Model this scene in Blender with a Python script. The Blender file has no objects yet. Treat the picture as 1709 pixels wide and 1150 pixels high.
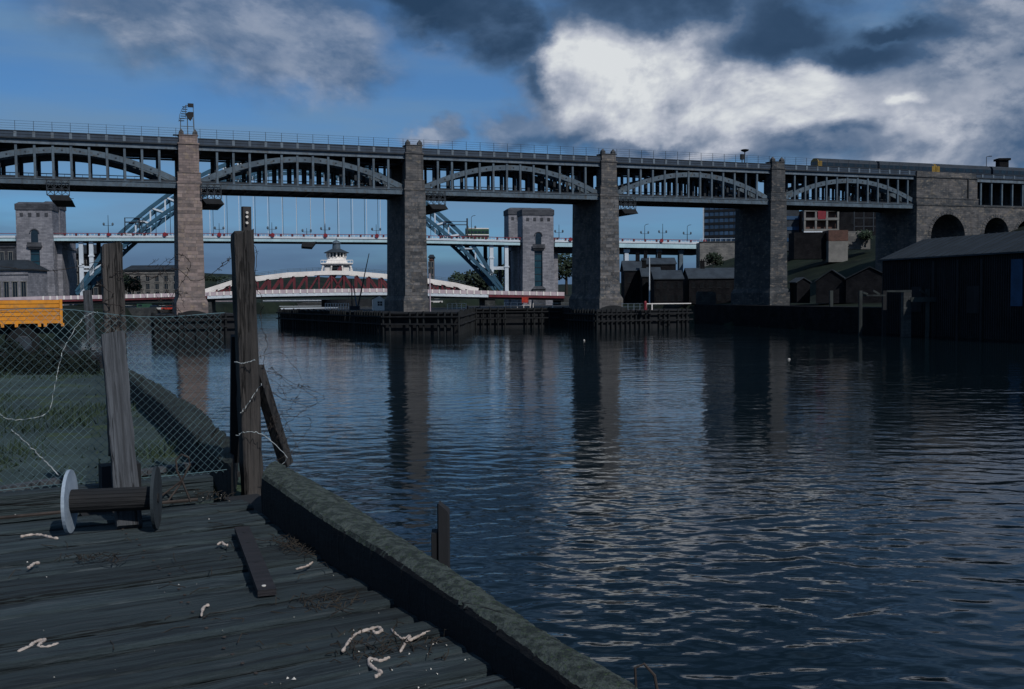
import bpy, bmesh, math, random
import numpy as np
from mathutils import Vector, Matrix

sc = bpy.context.scene
RN = random.Random(11)
rad = math.radians

# ------------------------------------------------------------------ camera
HC = 7.4                                   # eye above the water (water is z = 0)
DECK = HC - 1.65                           # timber jetty level
FPX, CXP, CYP = 1720.0, 854.5, 575.0       # focal length and centre in photograph pixels
PITCH = math.atan((CYP - 492) / FPX)
ROLL = rad(0.455)
cw = Vector((0, math.cos(PITCH), -math.sin(PITCH)))
cu0 = Vector((0, math.sin(PITCH), math.cos(PITCH)))
cr0 = Vector((1, 0, 0))
cr = cr0 * math.cos(ROLL) - cu0 * math.sin(ROLL)
cu = cu0 * math.cos(ROLL) + cr0 * math.sin(ROLL)
cd = bpy.data.cameras.new('camera')
cam = bpy.data.objects.new('camera', cd)
sc.collection.objects.link(cam)
mw = Matrix(((cr.x, cu.x, -cw.x, 0), (cr.y, cu.y, -cw.y, 0), (cr.z, cu.z, -cw.z, HC), (0, 0, 0, 1)))
cam.matrix_world = mw
cd.sensor_width = 36.0
cd.lens = 36.0 * FPX / 1709.0
cd.clip_start = 0.1
cd.clip_end = 9000
sc.camera = cam

# ------------------------------------------------------------------ light
SUN_DIR = Vector((0.60, -0.80, 0.0)).normalized()
EL = rad(44)
sunv = Vector((SUN_DIR.x * math.cos(EL), SUN_DIR.y * math.cos(EL), math.sin(EL)))
sd = bpy.data.lights.new('sun', 'SUN')
sd.energy = 5.0
sd.angle = rad(0.53)
sd.color = (1.0, 0.95, 0.90)
sun = bpy.data.objects.new('sun', sd)
sc.collection.objects.link(sun)
sun.rotation_euler = sunv.to_track_quat('Z', 'Y').to_euler()

sc.view_settings.view_transform = 'Standard'
sc.view_settings.look = 'None'
sc.view_settings.exposure = -0.80
sc.view_settings.gamma = 1.0
sc.view_settings.use_curve_mapping = False
sc.cycles.use_denoising = True
sc.cycles.max_bounces = 6
sc.cycles.sample_clamp_indirect = 4.0


class NB:
    """small node builder"""
    def __init__(self, tree):
        self.t = tree
        self.n = tree.nodes
        self.l = tree.links
    def node(self, kind, **kw):
        nd = self.n.new(kind)
        for k, v in kw.items():
            setattr(nd, k, v)
        return nd
    def put(self, sock, v):
        if isinstance(v, bpy.types.NodeSocket):
            self.l.new(v, sock)
        elif v is not None:
            sock.default_value = v
    def m(self, op, a, b=None, c=None, clamp=False):
        nd = self.node('ShaderNodeMath', operation=op, use_clamp=clamp)
        self.put(nd.inputs[0], a); self.put(nd.inputs[1], b); self.put(nd.inputs[2], c)
        return nd.outputs[0]
    def smooth(self, v, lo, hi, a=0.0, b=1.0):
        nd = self.node('ShaderNodeMapRange', interpolation_type='SMOOTHSTEP')
        self.put(nd.inputs[0], v)
        for i, q in enumerate((lo, hi, a, b)):
            nd.inputs[i + 1].default_value = q
        return nd.outputs[0]
    def lin(self, v, lo, hi, a=0.0, b=1.0):
        nd = self.node('ShaderNodeMapRange')
        self.put(nd.inputs[0], v)
        for i, q in enumerate((lo, hi, a, b)):
            nd.inputs[i + 1].default_value = q
        return nd.outputs[0]
    def mix(self, f, a, b, blend='MIX'):
        nd = self.node('ShaderNodeMix', data_type='RGBA', blend_type=blend)
        self.put(nd.inputs[0], f)
        for s, v in ((nd.inputs[6], a), (nd.inputs[7], b)):
            if isinstance(v, (tuple, list)):
                v = (v[0], v[1], v[2], 1.0)
            self.put(s, v)
        return nd.outputs[2]
    def noise(self, vec, scale, detail=4.0, rough=0.55, dist=0.0):
        nd = self.node('ShaderNodeTexNoise')
        self.put(nd.inputs['Vector'], vec)
        nd.inputs['Scale'].default_value = scale
        nd.inputs['Detail'].default_value = detail
        nd.inputs['Roughness'].default_value = rough
        nd.inputs['Distortion'].default_value = dist
        return nd.outputs[0]
    def mapping(self, vec, scale=(1, 1, 1), loc=(0, 0, 0), rot=(0, 0, 0)):
        nd = self.node('ShaderNodeMapping')
        self.put(nd.inputs['Vector'], vec)
        nd.inputs['Scale'].default_value = scale
        nd.inputs['Location'].default_value = loc
        nd.inputs['Rotation'].default_value = rot
        return nd.outputs[0]


# ------------------------------------------------------------------ sky with clouds
def build_world():
    w = bpy.data.worlds.new('World')
    sc.world = w
    w.use_nodes = True
    nt = w.node_tree
    nt.nodes.clear()
    b = NB(nt)
    out = b.node('ShaderNodeOutputWorld')
    sky = b.node('ShaderNodeTexSky', sky_type='NISHITA', sun_disc=False)
    sky.sun_elevation = EL
    sky.sun_rotation = math.atan2(SUN_DIR.x, SUN_DIR.y)
    sky.air_density = 1.0
    sky.dust_density = 0.3
    sky.ozone_density = 3.0
    tc = b.node('ShaderNodeTexCoord').outputs['Generated']
    sx = b.node('ShaderNodeSeparateXYZ')
    b.l.new(tc, sx.inputs[0])
    x, y, z = sx.outputs
    az = b.m('ARCTAN2', x, y)
    z0 = b.m('MAXIMUM', z, 0.0)
    P = b.mapping(tc, (1, 1, 1.7))
    nA = b.noise(P, 4.2, 9, 0.58, 0.25)
    nB = b.noise(P, 13.0, 8, 0.62, 0.2)
    nC = b.noise(b.mapping(tc, (1, 1, 1.7), (0.02, 0.0, 0.035)), 4.2, 9, 0.58, 0.25)
    rag = b.m('ADD', b.m('MULTIPLY', b.m('SUBTRACT', nA, 0.5), 2.0), b.m('MULTIPLY', b.m('SUBTRACT', nB, 0.5), 0.8))

    wv = b.mapping(tc, (1, 1, 1.4), (5.3, 2.1, 0.7))
    waz = b.m('ADD', az, b.m('ADD', b.m('MULTIPLY', b.m('SUBTRACT', b.noise(wv, 5.5, 6, 0.52), 0.5), 0.15), b.m('MULTIPLY', b.m('SUBTRACT', b.noise(wv, 21.0, 5, 0.55), 0.5), 0.05)))
    wv2 = b.mapping(tc, (1, 1, 1.4), (1.3, 7.1, 2.7))
    wz = b.m('ADD', z, b.m('ADD', b.m('MULTIPLY', b.m('SUBTRACT', b.noise(wv2, 5.5, 6, 0.52), 0.5), 0.10), b.m('MULTIPLY', b.m('SUBTRACT', b.noise(wv2, 21.0, 5, 0.55), 0.5), 0.036)))

    def field(blobs):
        f = None
        for (px, py, rx, ry) in blobs:
            d = cw * FPX + cr * (px - CXP) + cu * (CYP - py)
            d.normalize()
            a0, e0 = math.atan2(d.x, d.y), d.z
            u = b.m('DIVIDE', b.m('SUBTRACT', waz, a0), rx / FPX)
            v = b.m('DIVIDE', b.m('SUBTRACT', wz, e0), ry / FPX)
            q = b.m('SUBTRACT', 1.0, b.m('SQRT', b.m('ADD', b.m('MULTIPLY', u, u), b.m('MULTIPLY', v, v))))
            f = q if f is None else b.m('SMOOTH_MAX', f, q, 0.2)
        return f

    def mask(f, amp, lo, hi):
        return b.smooth(b.m('ADD', f, b.m('MULTIPLY', rag, amp)), lo, hi)

    # thin veil, streaked level with the horizon
    Pv = b.mapping(tc, (1, 1, 7.0))
    veil = b.smooth(b.noise(Pv, 2.6, 5, 0.5), 0.32, 0.60, 0.25, 0.90)
    blue = b.mix(1.0, sky.outputs[0], SKY_TINT, 'MULTIPLY')
    veil_c = (0.25, 0.45, 0.72)
    col = b.mix(veil, b.mix(1.0, blue, (0.1, 0.1, 0.1), 'MULTIPLY'), veil_c)
    # low grey-blue bank near the horizon
    bank = b.smooth(b.m('ADD', z, b.m('MULTIPLY', b.m('SUBTRACT', b.noise(Pv, 3.5, 5, 0.55), 0.5), 0.10)), 0.075, 0.015)
    col = b.mix(b.m('MULTIPLY', bank, 0.85), col, (0.125, 0.215, 0.385))
    shade = b.smooth(b.m('SUBTRACT', nC, nA), -0.07, 0.07)
    # cloud: how much of it there is, and how bright it is
    fb = b.m('ADD', b.m('MULTIPLY', b.m('SUBTRACT', nA, 0.5), 1.5), b.m('MULTIPLY', b.m('SUBTRACT', nB, 0.5), 0.7))
    cum = mask(field([(1000, 105, 130, 100), (1120, 120, 210, 120), (1285, 165, 150, 100), (1000, 180, 150, 90), (1180, 205, 260, 75)]), 0.34, 0.0, 0.5)
    glint = mask(field([(1525, 166, 36, 16), (1545, 225, 90, 40), (1160, 265, 110, 30)]), 0.3, 0.0, 0.9)
    body = mask(field([(1480, 170, 380, 150), (1640, 150, 260, 210), (1250, 215, 460, 80), (960, 150, 160, 120), (1130, 60, 300, 130)]), 0.45, 0.0, 0.42)
    dark = mask(field([(1230, -50, 560, 85), (1310, 45, 200, 66), (1450, 70, 150, 45), (1200, -300, 1000, 235), (1500, 30, 130, 30)]), 0.42, -0.02, 0.75)
    dim = mask(field([(740, 0, 190, 75), (850, 60, 120, 85), (905, 130, 70, 95)]), 0.4, -0.05, 0.6)
    low = mask(field([(900, 225, 90, 24), (1090, 246, 170, 16), (1360, 240, 130, 18)]), 0.3, 0.0, 0.9)
    mauve = mask(field([(470, 50, 240, 115), (550, 95, 130, 80), (310, 10, 280, 90), (850, 205, 70, 40), (735, 215, 50, 26)]), 0.42, -0.1, 0.55)
    n1 = b.noise(b.mapping(tc, (1, 1, 1.5), (3.1, 1.7, 0.4)), 2.3, 8, 0.55, 0.3)
    wout = b.m('MAXIMUM', b.smooth(b.m('ABSOLUTE', az), 0.50, 0.80), b.smooth(z, 0.30, 0.42))
    gen = b.m('MULTIPLY', b.smooth(n1, 0.45, 0.62), wout)
    cover = b.m('MAXIMUM', b.m('MAXIMUM', b.m('MAXIMUM', b.m('MAXIMUM', body, dim), cum), b.m('MAXIMUM', dark, gen)), b.m('MULTIPLY', mauve, 0.85))
    fine = b.m('MULTIPLY', b.m('SUBTRACT', b.noise(b.mapping(tc, (1, 1, 1.5), (0.4, 4.1, 1.9)), 27.0, 6, 0.55), 0.5), 0.20)
    B = b.m('ADD', 0.41, b.m('ADD', b.m('MULTIPLY', fb, 0.36), fine))
    B = b.m('ADD', B, b.m('MULTIPLY', b.m('SUBTRACT', shade, 0.5), -0.22))
    B = b.m('ADD', B, b.m('MULTIPLY', cum, b.lin(wz, 0.115, 0.215, 0.15, 0.41)))
    nD = b.noise(b.mapping(tc, (1, 1, 1.6), (2.2, 0.3, 3.3)), 8.5, 5, 0.55, 0.4)
    bill = b.m('SUBTRACT', 1.0, b.m('ABSOLUTE', b.m('MULTIPLY', b.m('SUBTRACT', nD, 0.5), 4.0)))
    B = b.m('ADD', B, b.m('MULTIPLY', b.m('MULTIPLY', b.m('SUBTRACT', bill, 0.6), 0.38), b.m('MAXIMUM', cum, b.m('MULTIPLY', body, 0.7))))
    B = b.m('ADD', B, b.m('MULTIPLY', glint, 0.30))
    B = b.m('ADD', B, b.m('MULTIPLY', mauve, 0.05))
    B = b.m('SUBTRACT', B, b.m('MULTIPLY', low, 0.20))
    B = b.m('SUBTRACT', B, b.m('MULTIPLY', dim, b.m('SUBTRACT', 0.26, b.m('MULTIPLY', cum, 0.2))))
    B = b.m('SUBTRACT', B, b.m('MULTIPLY', gen, 0.12))
    Bd = b.m('ADD', 0.06, b.m('MULTIPLY', fb, 0.20))
    mx = b.node('ShaderNodeMix', data_type='FLOAT')
    b.put(mx.inputs[0], dark); b.put(mx.inputs[2], B); b.put(mx.inputs[3], Bd)
    B = mx.outputs[0]
    rp = b.node('ShaderNodeValToRGB')
    el = rp.color_ramp.elements
    stops = [(0.0, (.038, .090, .185)), (.28, (.110, .205, .375)), (.50, (.33, .42, .59)), (.74, (.76, .82, .96)), (.96, (1.20, 1.25, 1.29))]
    while len(el) < len(stops): el.new(0.5)
    for e_, (p_, c_) in zip(el, stops):
        e_.position = p_; e_.color = (c_[0], c_[1], c_[2], 1)
    b.l.new(B, rp.inputs[0])
    col = b.mix(cover, col, rp.outputs[0])
    bg = b.node('ShaderNodeBackground')
    b.l.new(col, bg.inputs[0])
    bg.inputs[1].default_value = 1.0
    b.l.new(bg.outputs[0], out.inputs[0])


SKY_TINT = (0.44, 0.86, 1.32)
build_world()

# ------------------------------------------------------------------ helpers
def ray(px, py):
    return cw * FPX + cr * (px - CXP) + cu * (CYP - py)

CAM = Vector((0, 0, HC))

def at(px, py, Y):
    d = ray(px, py)
    return CAM + d * (Y / d.y)

def atz(px, py, z):
    d = ray(px, py)
    return CAM + d * ((z - HC) / d.z)


class Frame:
    """a vertical-plane frame: local x along, local y away, z absolute"""
    def __init__(self, ox, oy, ang):
        self.o = Vector((ox, oy, 0)); self.a = ang
        self.e1 = Vector((math.cos(ang), math.sin(ang), 0)); self.e2 = Vector((-math.sin(ang), math.cos(ang), 0))
    def loc(self, px, py, ly=0.0):
        d = ray(px, py)
        t = (ly - (CAM - self.o).dot(self.e2)) / d.dot(self.e2)
        p = CAM + d * t
        return ((p - self.o).dot(self.e1), p.z)
    def world(self, x, y, z):
        return self.o + self.e1 * x + self.e2 * y + Vector((0, 0, z))


def link(o):
    sc.collection.objects.link(o)
    return o

def thing(name, label, cat, loc=(0, 0, 0), rz=0.0, group=None):
    o = bpy.data.objects.new(name, None)
    link(o)
    o.empty_display_size = 0.1
    o.location = loc
    o.rotation_euler = (0, 0, rz)
    return tag(o, label, cat, group)

def tag(o, label=None, cat=None, group=None, kind=None):
    if label: o['label'] = label
    if cat: o['category'] = cat
    if group: o['group'] = group
    if kind: o['kind'] = kind
    return o

def dup(root, loc=None, rz=None, label=None, group=None):
    def cp(o, par):
        c = o.copy()
        sc.collection.objects.link(c)
        if par is not None: c.parent = par
        for ch in KIDS.get(o.name, ()):
            cp(ch, c)
        return c
    r = cp(root, None)
    if loc is not None: r.location = loc
    if rz is not None: r.rotation_euler = (0, 0, rz)
    if label: r['label'] = label
    if group: r['group'] = group
    return r

KIDS = {}

class MB:
    def __init__(self):
        self.v = []; self.f = []
    def add(self, vs, fs):
        n = len(self.v)
        self.v += [tuple(p) for p in vs]
        self.f += [tuple(n + i for i in q) for q in fs]
        return self
    def box(self, x0, x1, y0, y1, z0, z1):
        return self.add([(x0, y0, z0), (x1, y0, z0), (x1, y1, z0), (x0, y1, z0), (x0, y0, z1), (x1, y0, z1), (x1, y1, z1), (x0, y1, z1)],
                        [(0, 3, 2, 1), (4, 5, 6, 7), (0, 1, 5, 4), (1, 2, 6, 5), (2, 3, 7, 6), (3, 0, 4, 7)])
    def frustum(self, b, t, z0, z1):
        """b, t = (x0,x1,y0,y1) bottom and top"""
        x0, x1, y0, y1 = b; X0, X1, Y0, Y1 = t
        return self.add([(x0, y0, z0), (x1, y0, z0), (x1, y1, z0), (x0, y1, z0), (X0, Y0, z1), (X1, Y0, z1), (X1, Y1, z1), (X0, Y1, z1)],
                        [(0, 3, 2, 1), (4, 5, 6, 7), (0, 1, 5, 4), (1, 2, 6, 5), (2, 3, 7, 6), (3, 0, 4, 7)])
    def bar(self, p, q, w, h=None, up=(0, 0, 1)):
        """rectangular bar from p to q, w across, h along up"""
        h = w if h is None else h
        p, q, up = Vector(p), Vector(q), Vector(up)
        d = (q - p).normalized()
        s = d.cross(up)
        if s.length < 1e-4: s = d.cross(Vector((0, 1, 0)))
        s.normalize()
        n = s.cross(d).normalized()
        s *= w / 2; n *= h / 2
        vs = [p - s - n, p + s - n, p + s + n, p - s + n, q - s - n, q + s - n, q + s + n, q - s + n]
        return self.add(vs, [(0, 3, 2, 1), (4, 5, 6, 7), (0, 1, 5, 4), (1, 2, 6, 5), (2, 3, 7, 6), (3, 0, 4, 7)])
    def tube(self, pts, r, n=6, caps=True):
        pts = [Vector(p) for p in pts]
        rs = r if isinstance(r, (list, tuple)) else [r] * len(pts)
        base = len(self.v)
        ref = Vector((0.13, 0.21, 0.97))
        for i, p in enumerate(pts):
            d = (pts[min(i + 1, len(pts) - 1)] - pts[max(i - 1, 0)])
            d = d.normalized() if d.length > 1e-9 else Vector((0, 0, 1))
            s = d.cross(ref)
            if s.length < 1e-3: s = d.cross(Vector((1, 0, 0)))
            s.normalize(); t = d.cross(s)
            for k in range(n):
                a = 2 * math.pi * k / n
                self.v.append(tuple(p + (s * math.cos(a) + t * math.sin(a)) * rs[i]))
        for i in range(len(pts) - 1):
            for k in range(n):
                a, c = base + i * n + k, base + i * n + (k + 1) % n
                self.f.append((a, c, c + n, a + n))
        if caps and n > 2:
            self.f.append(tuple(base + k for k in reversed(range(n))))
            self.f.append(tuple(base + (len(pts) - 1) * n + k for k in range(n)))
        return self
    def prism(self, poly, y0, y1, axis='y'):
        """polygon in (x,z) extruded along y (or (y,z) along x, or (x,y) along z)"""
        n = len(poly)
        def mk(p, t):
            return (p[0], t, p[1]) if axis == 'y' else ((t, p[0], p[1]) if axis == 'x' else (p[0], p[1], t))
        vs = [mk(p, y0) for p in poly] + [mk(p, y1) for p in poly]
        fs = [tuple(range(n)), tuple(reversed(range(n, 2 * n)))]
        for i in range(n):
            j = (i + 1) % n
            fs.append((i, n + i, n + j, j))
        return self.add(vs, fs)
    def lathe(self, prof, n=16, c=(0, 0)):
        """profile [(r,z)...] about the z axis at c"""
        base = len(self.v)
        for (r, z) in prof:
            for k in range(n):
                a = 2 * math.pi * k / n
                self.v.append((c[0] + r * math.cos(a), c[1] + r * math.sin(a), z))
        for i in range(len(prof) - 1):
            for k in range(n):
                a, d = base + i * n + k, base + i * n + (k + 1) % n
                self.f.append((a, d, d + n, a + n))
        self.f.append(tuple(base + k for k in reversed(range(n))))
        self.f.append(tuple(base + (len(prof) - 1) * n + k for k in range(n)))
        return self
    def mesh(self, name, mat=None, smooth=False, fix=True):
        me = bpy.data.meshes.new(name)
        me.from_pydata(self.v, [], self.f)
        if fix:
            bm = bmesh.new(); bm.from_mesh(me)
            bmesh.ops.recalc_face_normals(bm, faces=bm.faces)
            bm.to_mesh(me); bm.free()
        if mat is not None: me.materials.append(mat)
        if smooth: me.shade_smooth()
        return me
    def build(self, name, mat, parent=None, smooth=False, fix=True, loc=None):
        return place(name, self.mesh(name, mat, smooth, fix), parent, loc)

def place(name, me, parent=None, loc=None, rot=None):
    o = bpy.data.objects.new(name, me)
    sc.collection.objects.link(o)
    if parent is not None:
        o.parent = parent
        KIDS.setdefault(parent.name, []).append(o)
    if loc is not None: o.location = loc
    if rot is not None: o.rotation_euler = rot
    return o

# ------------------------------------------------------------------ materials
def mat(name, c, c2=None, scale=1.0, stretch=(1, 1, 1), rough=0.85, bump=0.0, bscale=12.0, metal=0.0, brick=None,
        mortar=None, spec=0.3, vary=0.0, streak=0.0, lo=0.38, hi=0.64, c3=None, warm=False, crack=None):
    k_ = 1.0 if max(c) > 0.38 else 0.70
    tn = (1, 1, 1) if k_ == 1.0 or warm else (0.90, 1.0, 1.09)
    c = tuple(v * k_ * q for v, q in zip(c, tn)); c2 = tuple(v * k_ * q for v, q in zip(c2, tn)) if c2 else None; c3 = tuple(v * k_ * q for v, q in zip(c3, tn)) if c3 else None
    m = bpy.data.materials.new(name)
    m.use_nodes = True
    nt = m.node_tree; nt.nodes.clear()
    b = NB(nt)
    out = b.node('ShaderNodeOutputMaterial')
    bs = b.node('ShaderNodeBsdfPrincipled')
    b.l.new(bs.outputs[0], out.inputs[0])
    tc = b.node('ShaderNodeTexCoord').outputs['Object']
    oi = b.node('ShaderNodeObjectInfo').outputs['Random']
    off = b.node('ShaderNodeVectorMath', operation='SCALE')
    comb = b.node('ShaderNodeCombineXYZ')
    for i in range(3): b.l.new(oi, comb.inputs[i])
    b.l.new(comb.outputs[0], off.inputs[0]); off.inputs['Scale'].default_value = 57.0
    ad = b.node('ShaderNodeVectorMath', operation='ADD')
    b.l.new(tc, ad.inputs[0]); b.l.new(off.outputs[0], ad.inputs[1])
    V = b.mapping(ad.outputs[0], stretch)
    c2 = c2 or tuple(min(1, k * 0.7) for k in c)
    f1 = b.smooth(b.noise(V, scale, 8, 0.62), lo, hi)
    col = b.mix(f1, c, c2)
    if c3:
        col = b.mix(b.smooth(b.noise(V, scale * 3.7, 6, 0.6), 0.52, 0.68), col, c3)
    fine = b.noise(V, scale * 11, 5, 0.65)
    col = b.mix(1.0, col, b.mix(fine, (0.72, 0.72, 0.72), (1.28, 1.28, 1.28)), 'MULTIPLY')
    hgt = None
    if brick:
        bw, bh = brick
        s = b.node('ShaderNodeSeparateXYZ'); b.l.new(tc, s.inputs[0])
        cx = b.node('ShaderNodeCombineXYZ')
        b.l.new(b.m('ADD', s.outputs[0], s.outputs[1]), cx.inputs[0]); b.l.new(s.outputs[2], cx.inputs[1])
        bt = b.node('ShaderNodeTexBrick')
        b.l.new(cx.outputs[0], bt.inputs['Vector'])
        bt.inputs['Scale'].default_value = 1.0
        bt.inputs['Brick Width'].default_value = bw
        bt.inputs['Row Height'].default_value = bh
        bt.inputs['Mortar Size'].default_value = min(bh * 0.07, 0.03)
        bt.inputs['Mortar Smooth'].default_value = 0.3
        bt.inputs['Color1'].default_value = (0.74, 0.74, 0.75, 1)
        bt.inputs['Color2'].default_value = (1.22, 1.19, 1.16, 1)
        bt.inputs['Mortar'].default_value = (0.68, 0.68, 0.68, 1)
        col = b.mix(1.0, col, bt.outputs['Color'], 'MULTIPLY')
        hgt = b.m('SUBTRACT', 1.0, bt.outputs['Fac'])
    if streak:
        Vs = b.mapping(ad.outputs[0], (1, 1, 0.08))
        col = b.mix(b.m('MULTIPLY', b.smooth(b.noise(Vs, 1.3, 5, 0.6), 0.5, 0.7), streak), col, (0.02, 0.02, 0.02))
    if crack:
        Vc = b.mapping(ad.outputs[0], crack)
        cl = b.m('ABSOLUTE', b.m('SUBTRACT', b.noise(Vc, 1.0, 3, 0.6), 0.5))
        ck = b.m('MULTIPLY', b.smooth(cl, 0.030, 0.006), b.smooth(b.noise(Vc, 0.45, 2, 0.5), 0.46, 0.56))
        col = b.mix(b.m('MULTIPLY', ck, 0.85), col, (0.004, 0.004, 0.004))
        hgt_c = ck
    if vary:
        k = b.lin(oi, 0, 1, 1 - vary, 1 + vary)
        cm = b.node('ShaderNodeCombineColor')
        for i in range(3): b.l.new(k, cm.inputs[i])
        col = b.mix(1.0, col, cm.outputs[0], 'MULTIPLY')
    b.l.new(col, bs.inputs['Base Color'])
    bs.inputs['Roughness'].default_value = rough
    bs.inputs['Metallic'].default_value = metal
    bs.inputs['Specular IOR Level'].default_value = spec
    if bump or brick:
        h = b.noise(V, bscale, 6, 0.65)
        if crack: h = b.m('SUBTRACT', h, b.m('MULTIPLY', hgt_c, 0.8))
        if hgt is not None:
            h = b.m('ADD', b.m('MULTIPLY', h, 0.35), hgt)
        bp = b.node('ShaderNodeBump')
        bp.inputs['Strength'].default_value = min(1.0, bump or 0.5)
        bp.inputs['Distance'].default_value = 0.03 if not brick else 0.06
        b.l.new(h, bp.inputs['Height'])
        b.l.new(bp.outputs[0], bs.inputs['Normal'])
    return m

S = {}
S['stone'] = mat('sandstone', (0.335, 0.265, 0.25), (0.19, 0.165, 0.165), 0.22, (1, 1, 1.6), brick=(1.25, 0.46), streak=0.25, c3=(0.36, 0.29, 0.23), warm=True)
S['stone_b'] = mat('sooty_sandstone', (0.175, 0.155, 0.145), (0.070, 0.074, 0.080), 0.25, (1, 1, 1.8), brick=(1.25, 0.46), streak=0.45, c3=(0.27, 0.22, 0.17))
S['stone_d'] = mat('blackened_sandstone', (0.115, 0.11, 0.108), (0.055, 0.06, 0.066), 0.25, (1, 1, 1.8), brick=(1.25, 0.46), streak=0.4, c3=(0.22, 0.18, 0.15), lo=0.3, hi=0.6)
S['granite'] = mat('grey_granite', (0.36, 0.335, 0.35), (0.26, 0.245, 0.26), 0.15, brick=(1.5, 0.6), streak=0.2)
S['granite_d'] = mat('sooty_granite', (0.10, 0.10, 0.11), (0.06, 0.06, 0.068), 0.2, brick=(1.5, 0.6))
S['wallstone'] = mat('pale_wall_stone', (0.26, 0.235, 0.21), (0.17, 0.16, 0.15), 0.3, brick=(1.2, 0.5))
S['rubble'] = mat('dark_rubble_stone', (0.085, 0.085, 0.08), (0.05, 0.052, 0.052), 0.5, brick=(0.9, 0.45))
S['iron'] = mat('grey_iron_paint', (0.135, 0.178, 0.212), (0.090, 0.122, 0.150), 0.5, rough=0.6, bump=0.1, streak=0.4, c3=(0.105, 0.105, 0.10))
S['iron_l'] = mat('pale_iron_paint', (0.195, 0.235, 0.27), (0.14, 0.17, 0.20), 0.5, rough=0.6, streak=0.35, c3=(0.13, 0.13, 0.125))
S['iron_p'] = mat('dark_blue_iron_paint', (0.055, 0.08, 0.115), (0.04, 0.058, 0.082), 0.5, rough=0.6, streak=0.3)
S['iron_d'] = mat('dark_iron', (0.04, 0.05, 0.062), (0.025, 0.03, 0.036), 0.6, rough=0.7, streak=0.2)
S['black'] = mat('black_iron', (0.018, 0.02, 0.024), (0.01, 0.012, 0.014), 1.0, rough=0.7)
S['cyan'] = mat('pale_blue_paint', (0.42, 0.60, 0.66), (0.34, 0.50, 0.57), 0.2, rough=0.5, streak=0.12)
S['ice'] = mat('ice_white_paint', (0.58, 0.64, 0.70), (0.48, 0.55, 0.62), 0.2, rough=0.5)
S['teal'] = mat('blue_steel_paint', (0.048, 0.135, 0.20), (0.034, 0.095, 0.145), 0.3, rough=0.55)
S['red'] = mat('red_paint', (0.33, 0.03, 0.04), (0.24, 0.025, 0.035), 0.6, rough=0.5)
S['darkred'] = mat('dark_red_paint', (0.20, 0.035, 0.045), (0.13, 0.025, 0.03), 0.4, rough=0.55)
S['pink'] = mat('faded_pink_paint', (0.50, 0.43, 0.46), (0.40, 0.33, 0.37), 0.4, rough=0.6)
S['white'] = mat('white_paint', (0.80, 0.77, 0.74), (0.68, 0.65, 0.62), 0.3, rough=0.5)
S['soot'] = mat('sooty_brick', (0.020, 0.019, 0.021), (0.010, 0.010, 0.012), 0.4, brick=(0.5, 0.16), rough=0.95, spec=0.1)  # soot plus the cloud shadow over the bank, both put into the colour
S['slate'] = mat('slate_roof', (0.05, 0.062, 0.075), (0.032, 0.04, 0.05), 0.4, rough=0.75, bump=0.2)
S['slate_d'] = mat('dark_sheet_roof', (0.030, 0.038, 0.046), (0.018, 0.023, 0.028), 0.25, rough=0.8, bump=0.2)
S['glass'] = mat('dark_glass', (0.02, 0.035, 0.05), (0.015, 0.025, 0.035), 1.0, rough=0.15, spec=0.5)
S['dimglass'] = mat('dusty_glass', (0.012, 0.014, 0.017), (0.008, 0.009, 0.011), 1.0, rough=0.6, spec=0.1)
S['tealglass'] = mat('teal_window', (0.02, 0.075, 0.10), (0.015, 0.05, 0.075), 0.5, rough=0.3, spec=0.5)
S['concrete'] = mat('pale_concrete', (0.30, 0.27, 0.24), (0.22, 0.20, 0.18), 0.4, rough=0.9)
S['brickred'] = mat('red_brick', (0.17, 0.085, 0.065), (0.12, 0.065, 0.05), 0.5, brick=(0.5, 0.16))
S['timber_d'] = mat('tarred_timber', (0.024, 0.024, 0.026), (0.012, 0.013, 0.015), 0.6, (1, 1, 0.25), rough=0.9, bump=0.4, bscale=5)
S['pile_d'] = mat('tarred_pile', (0.024, 0.026, 0.027), (0.014, 0.015, 0.016), 0.8, (1, 1, 0.25), rough=0.9, bump=0.4)
S['timber_p'] = mat('weathered_pile', (0.06, 0.066, 0.06), (0.025, 0.028, 0.028), 0.8, (1, 1, 0.25), rough=0.9, bump=0.4)
S['post'] = mat('grey_post_timber', (0.135, 0.135, 0.14), (0.055, 0.054, 0.056), 2.2, (14, 14, 0.4), rough=0.9, bump=0.7, bscale=9, lo=0.35, hi=0.68, crack=(22, 22, 0.9))
S['post_b'] = mat('brown_post_timber', (0.105, 0.086, 0.074), (0.036, 0.032, 0.030), 1.6, (6, 6, 0.3), rough=0.9, bump=0.8, bscale=8, lo=0.36, hi=0.66, crack=(20, 20, 0.7))
S['post_d'] = mat('dark_post_timber', (0.07, 0.062, 0.057), (0.024, 0.022, 0.022), 2.2, (5, 5, 0.35), rough=0.9, bump=0.7, bscale=9)
S['plank'] = mat('wet_deck_timber', (0.052, 0.070, 0.072), (0.020, 0.028, 0.031), 1.5, (0.5, 9, 9), rough=0.8, bump=0.8, bscale=9, vary=0.30, crack=(0.55, 17, 17), spec=0.25, c3=(0.075, 0.086, 0.088))
S['moss'] = mat('mossy_baulk', (0.092, 0.104, 0.088), (0.030, 0.038, 0.033), 16, rough=0.95, bump=1.0, bscale=30, c3=(0.060, 0.088, 0.040), lo=0.42, hi=0.58)
S['moss_d'] = mat('dark_mossy_baulk', (0.035, 0.045, 0.035), (0.015, 0.019, 0.017), 5, rough=0.95, bump=1.0, bscale=20)
S['tar'] = mat('creosoted_side', (0.012, 0.012, 0.013), (0.007, 0.007, 0.008), 3, (1, 1, 3), rough=0.9, bump=0.4)  # near-black colour paints the shade onto the baulks' side faces
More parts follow.
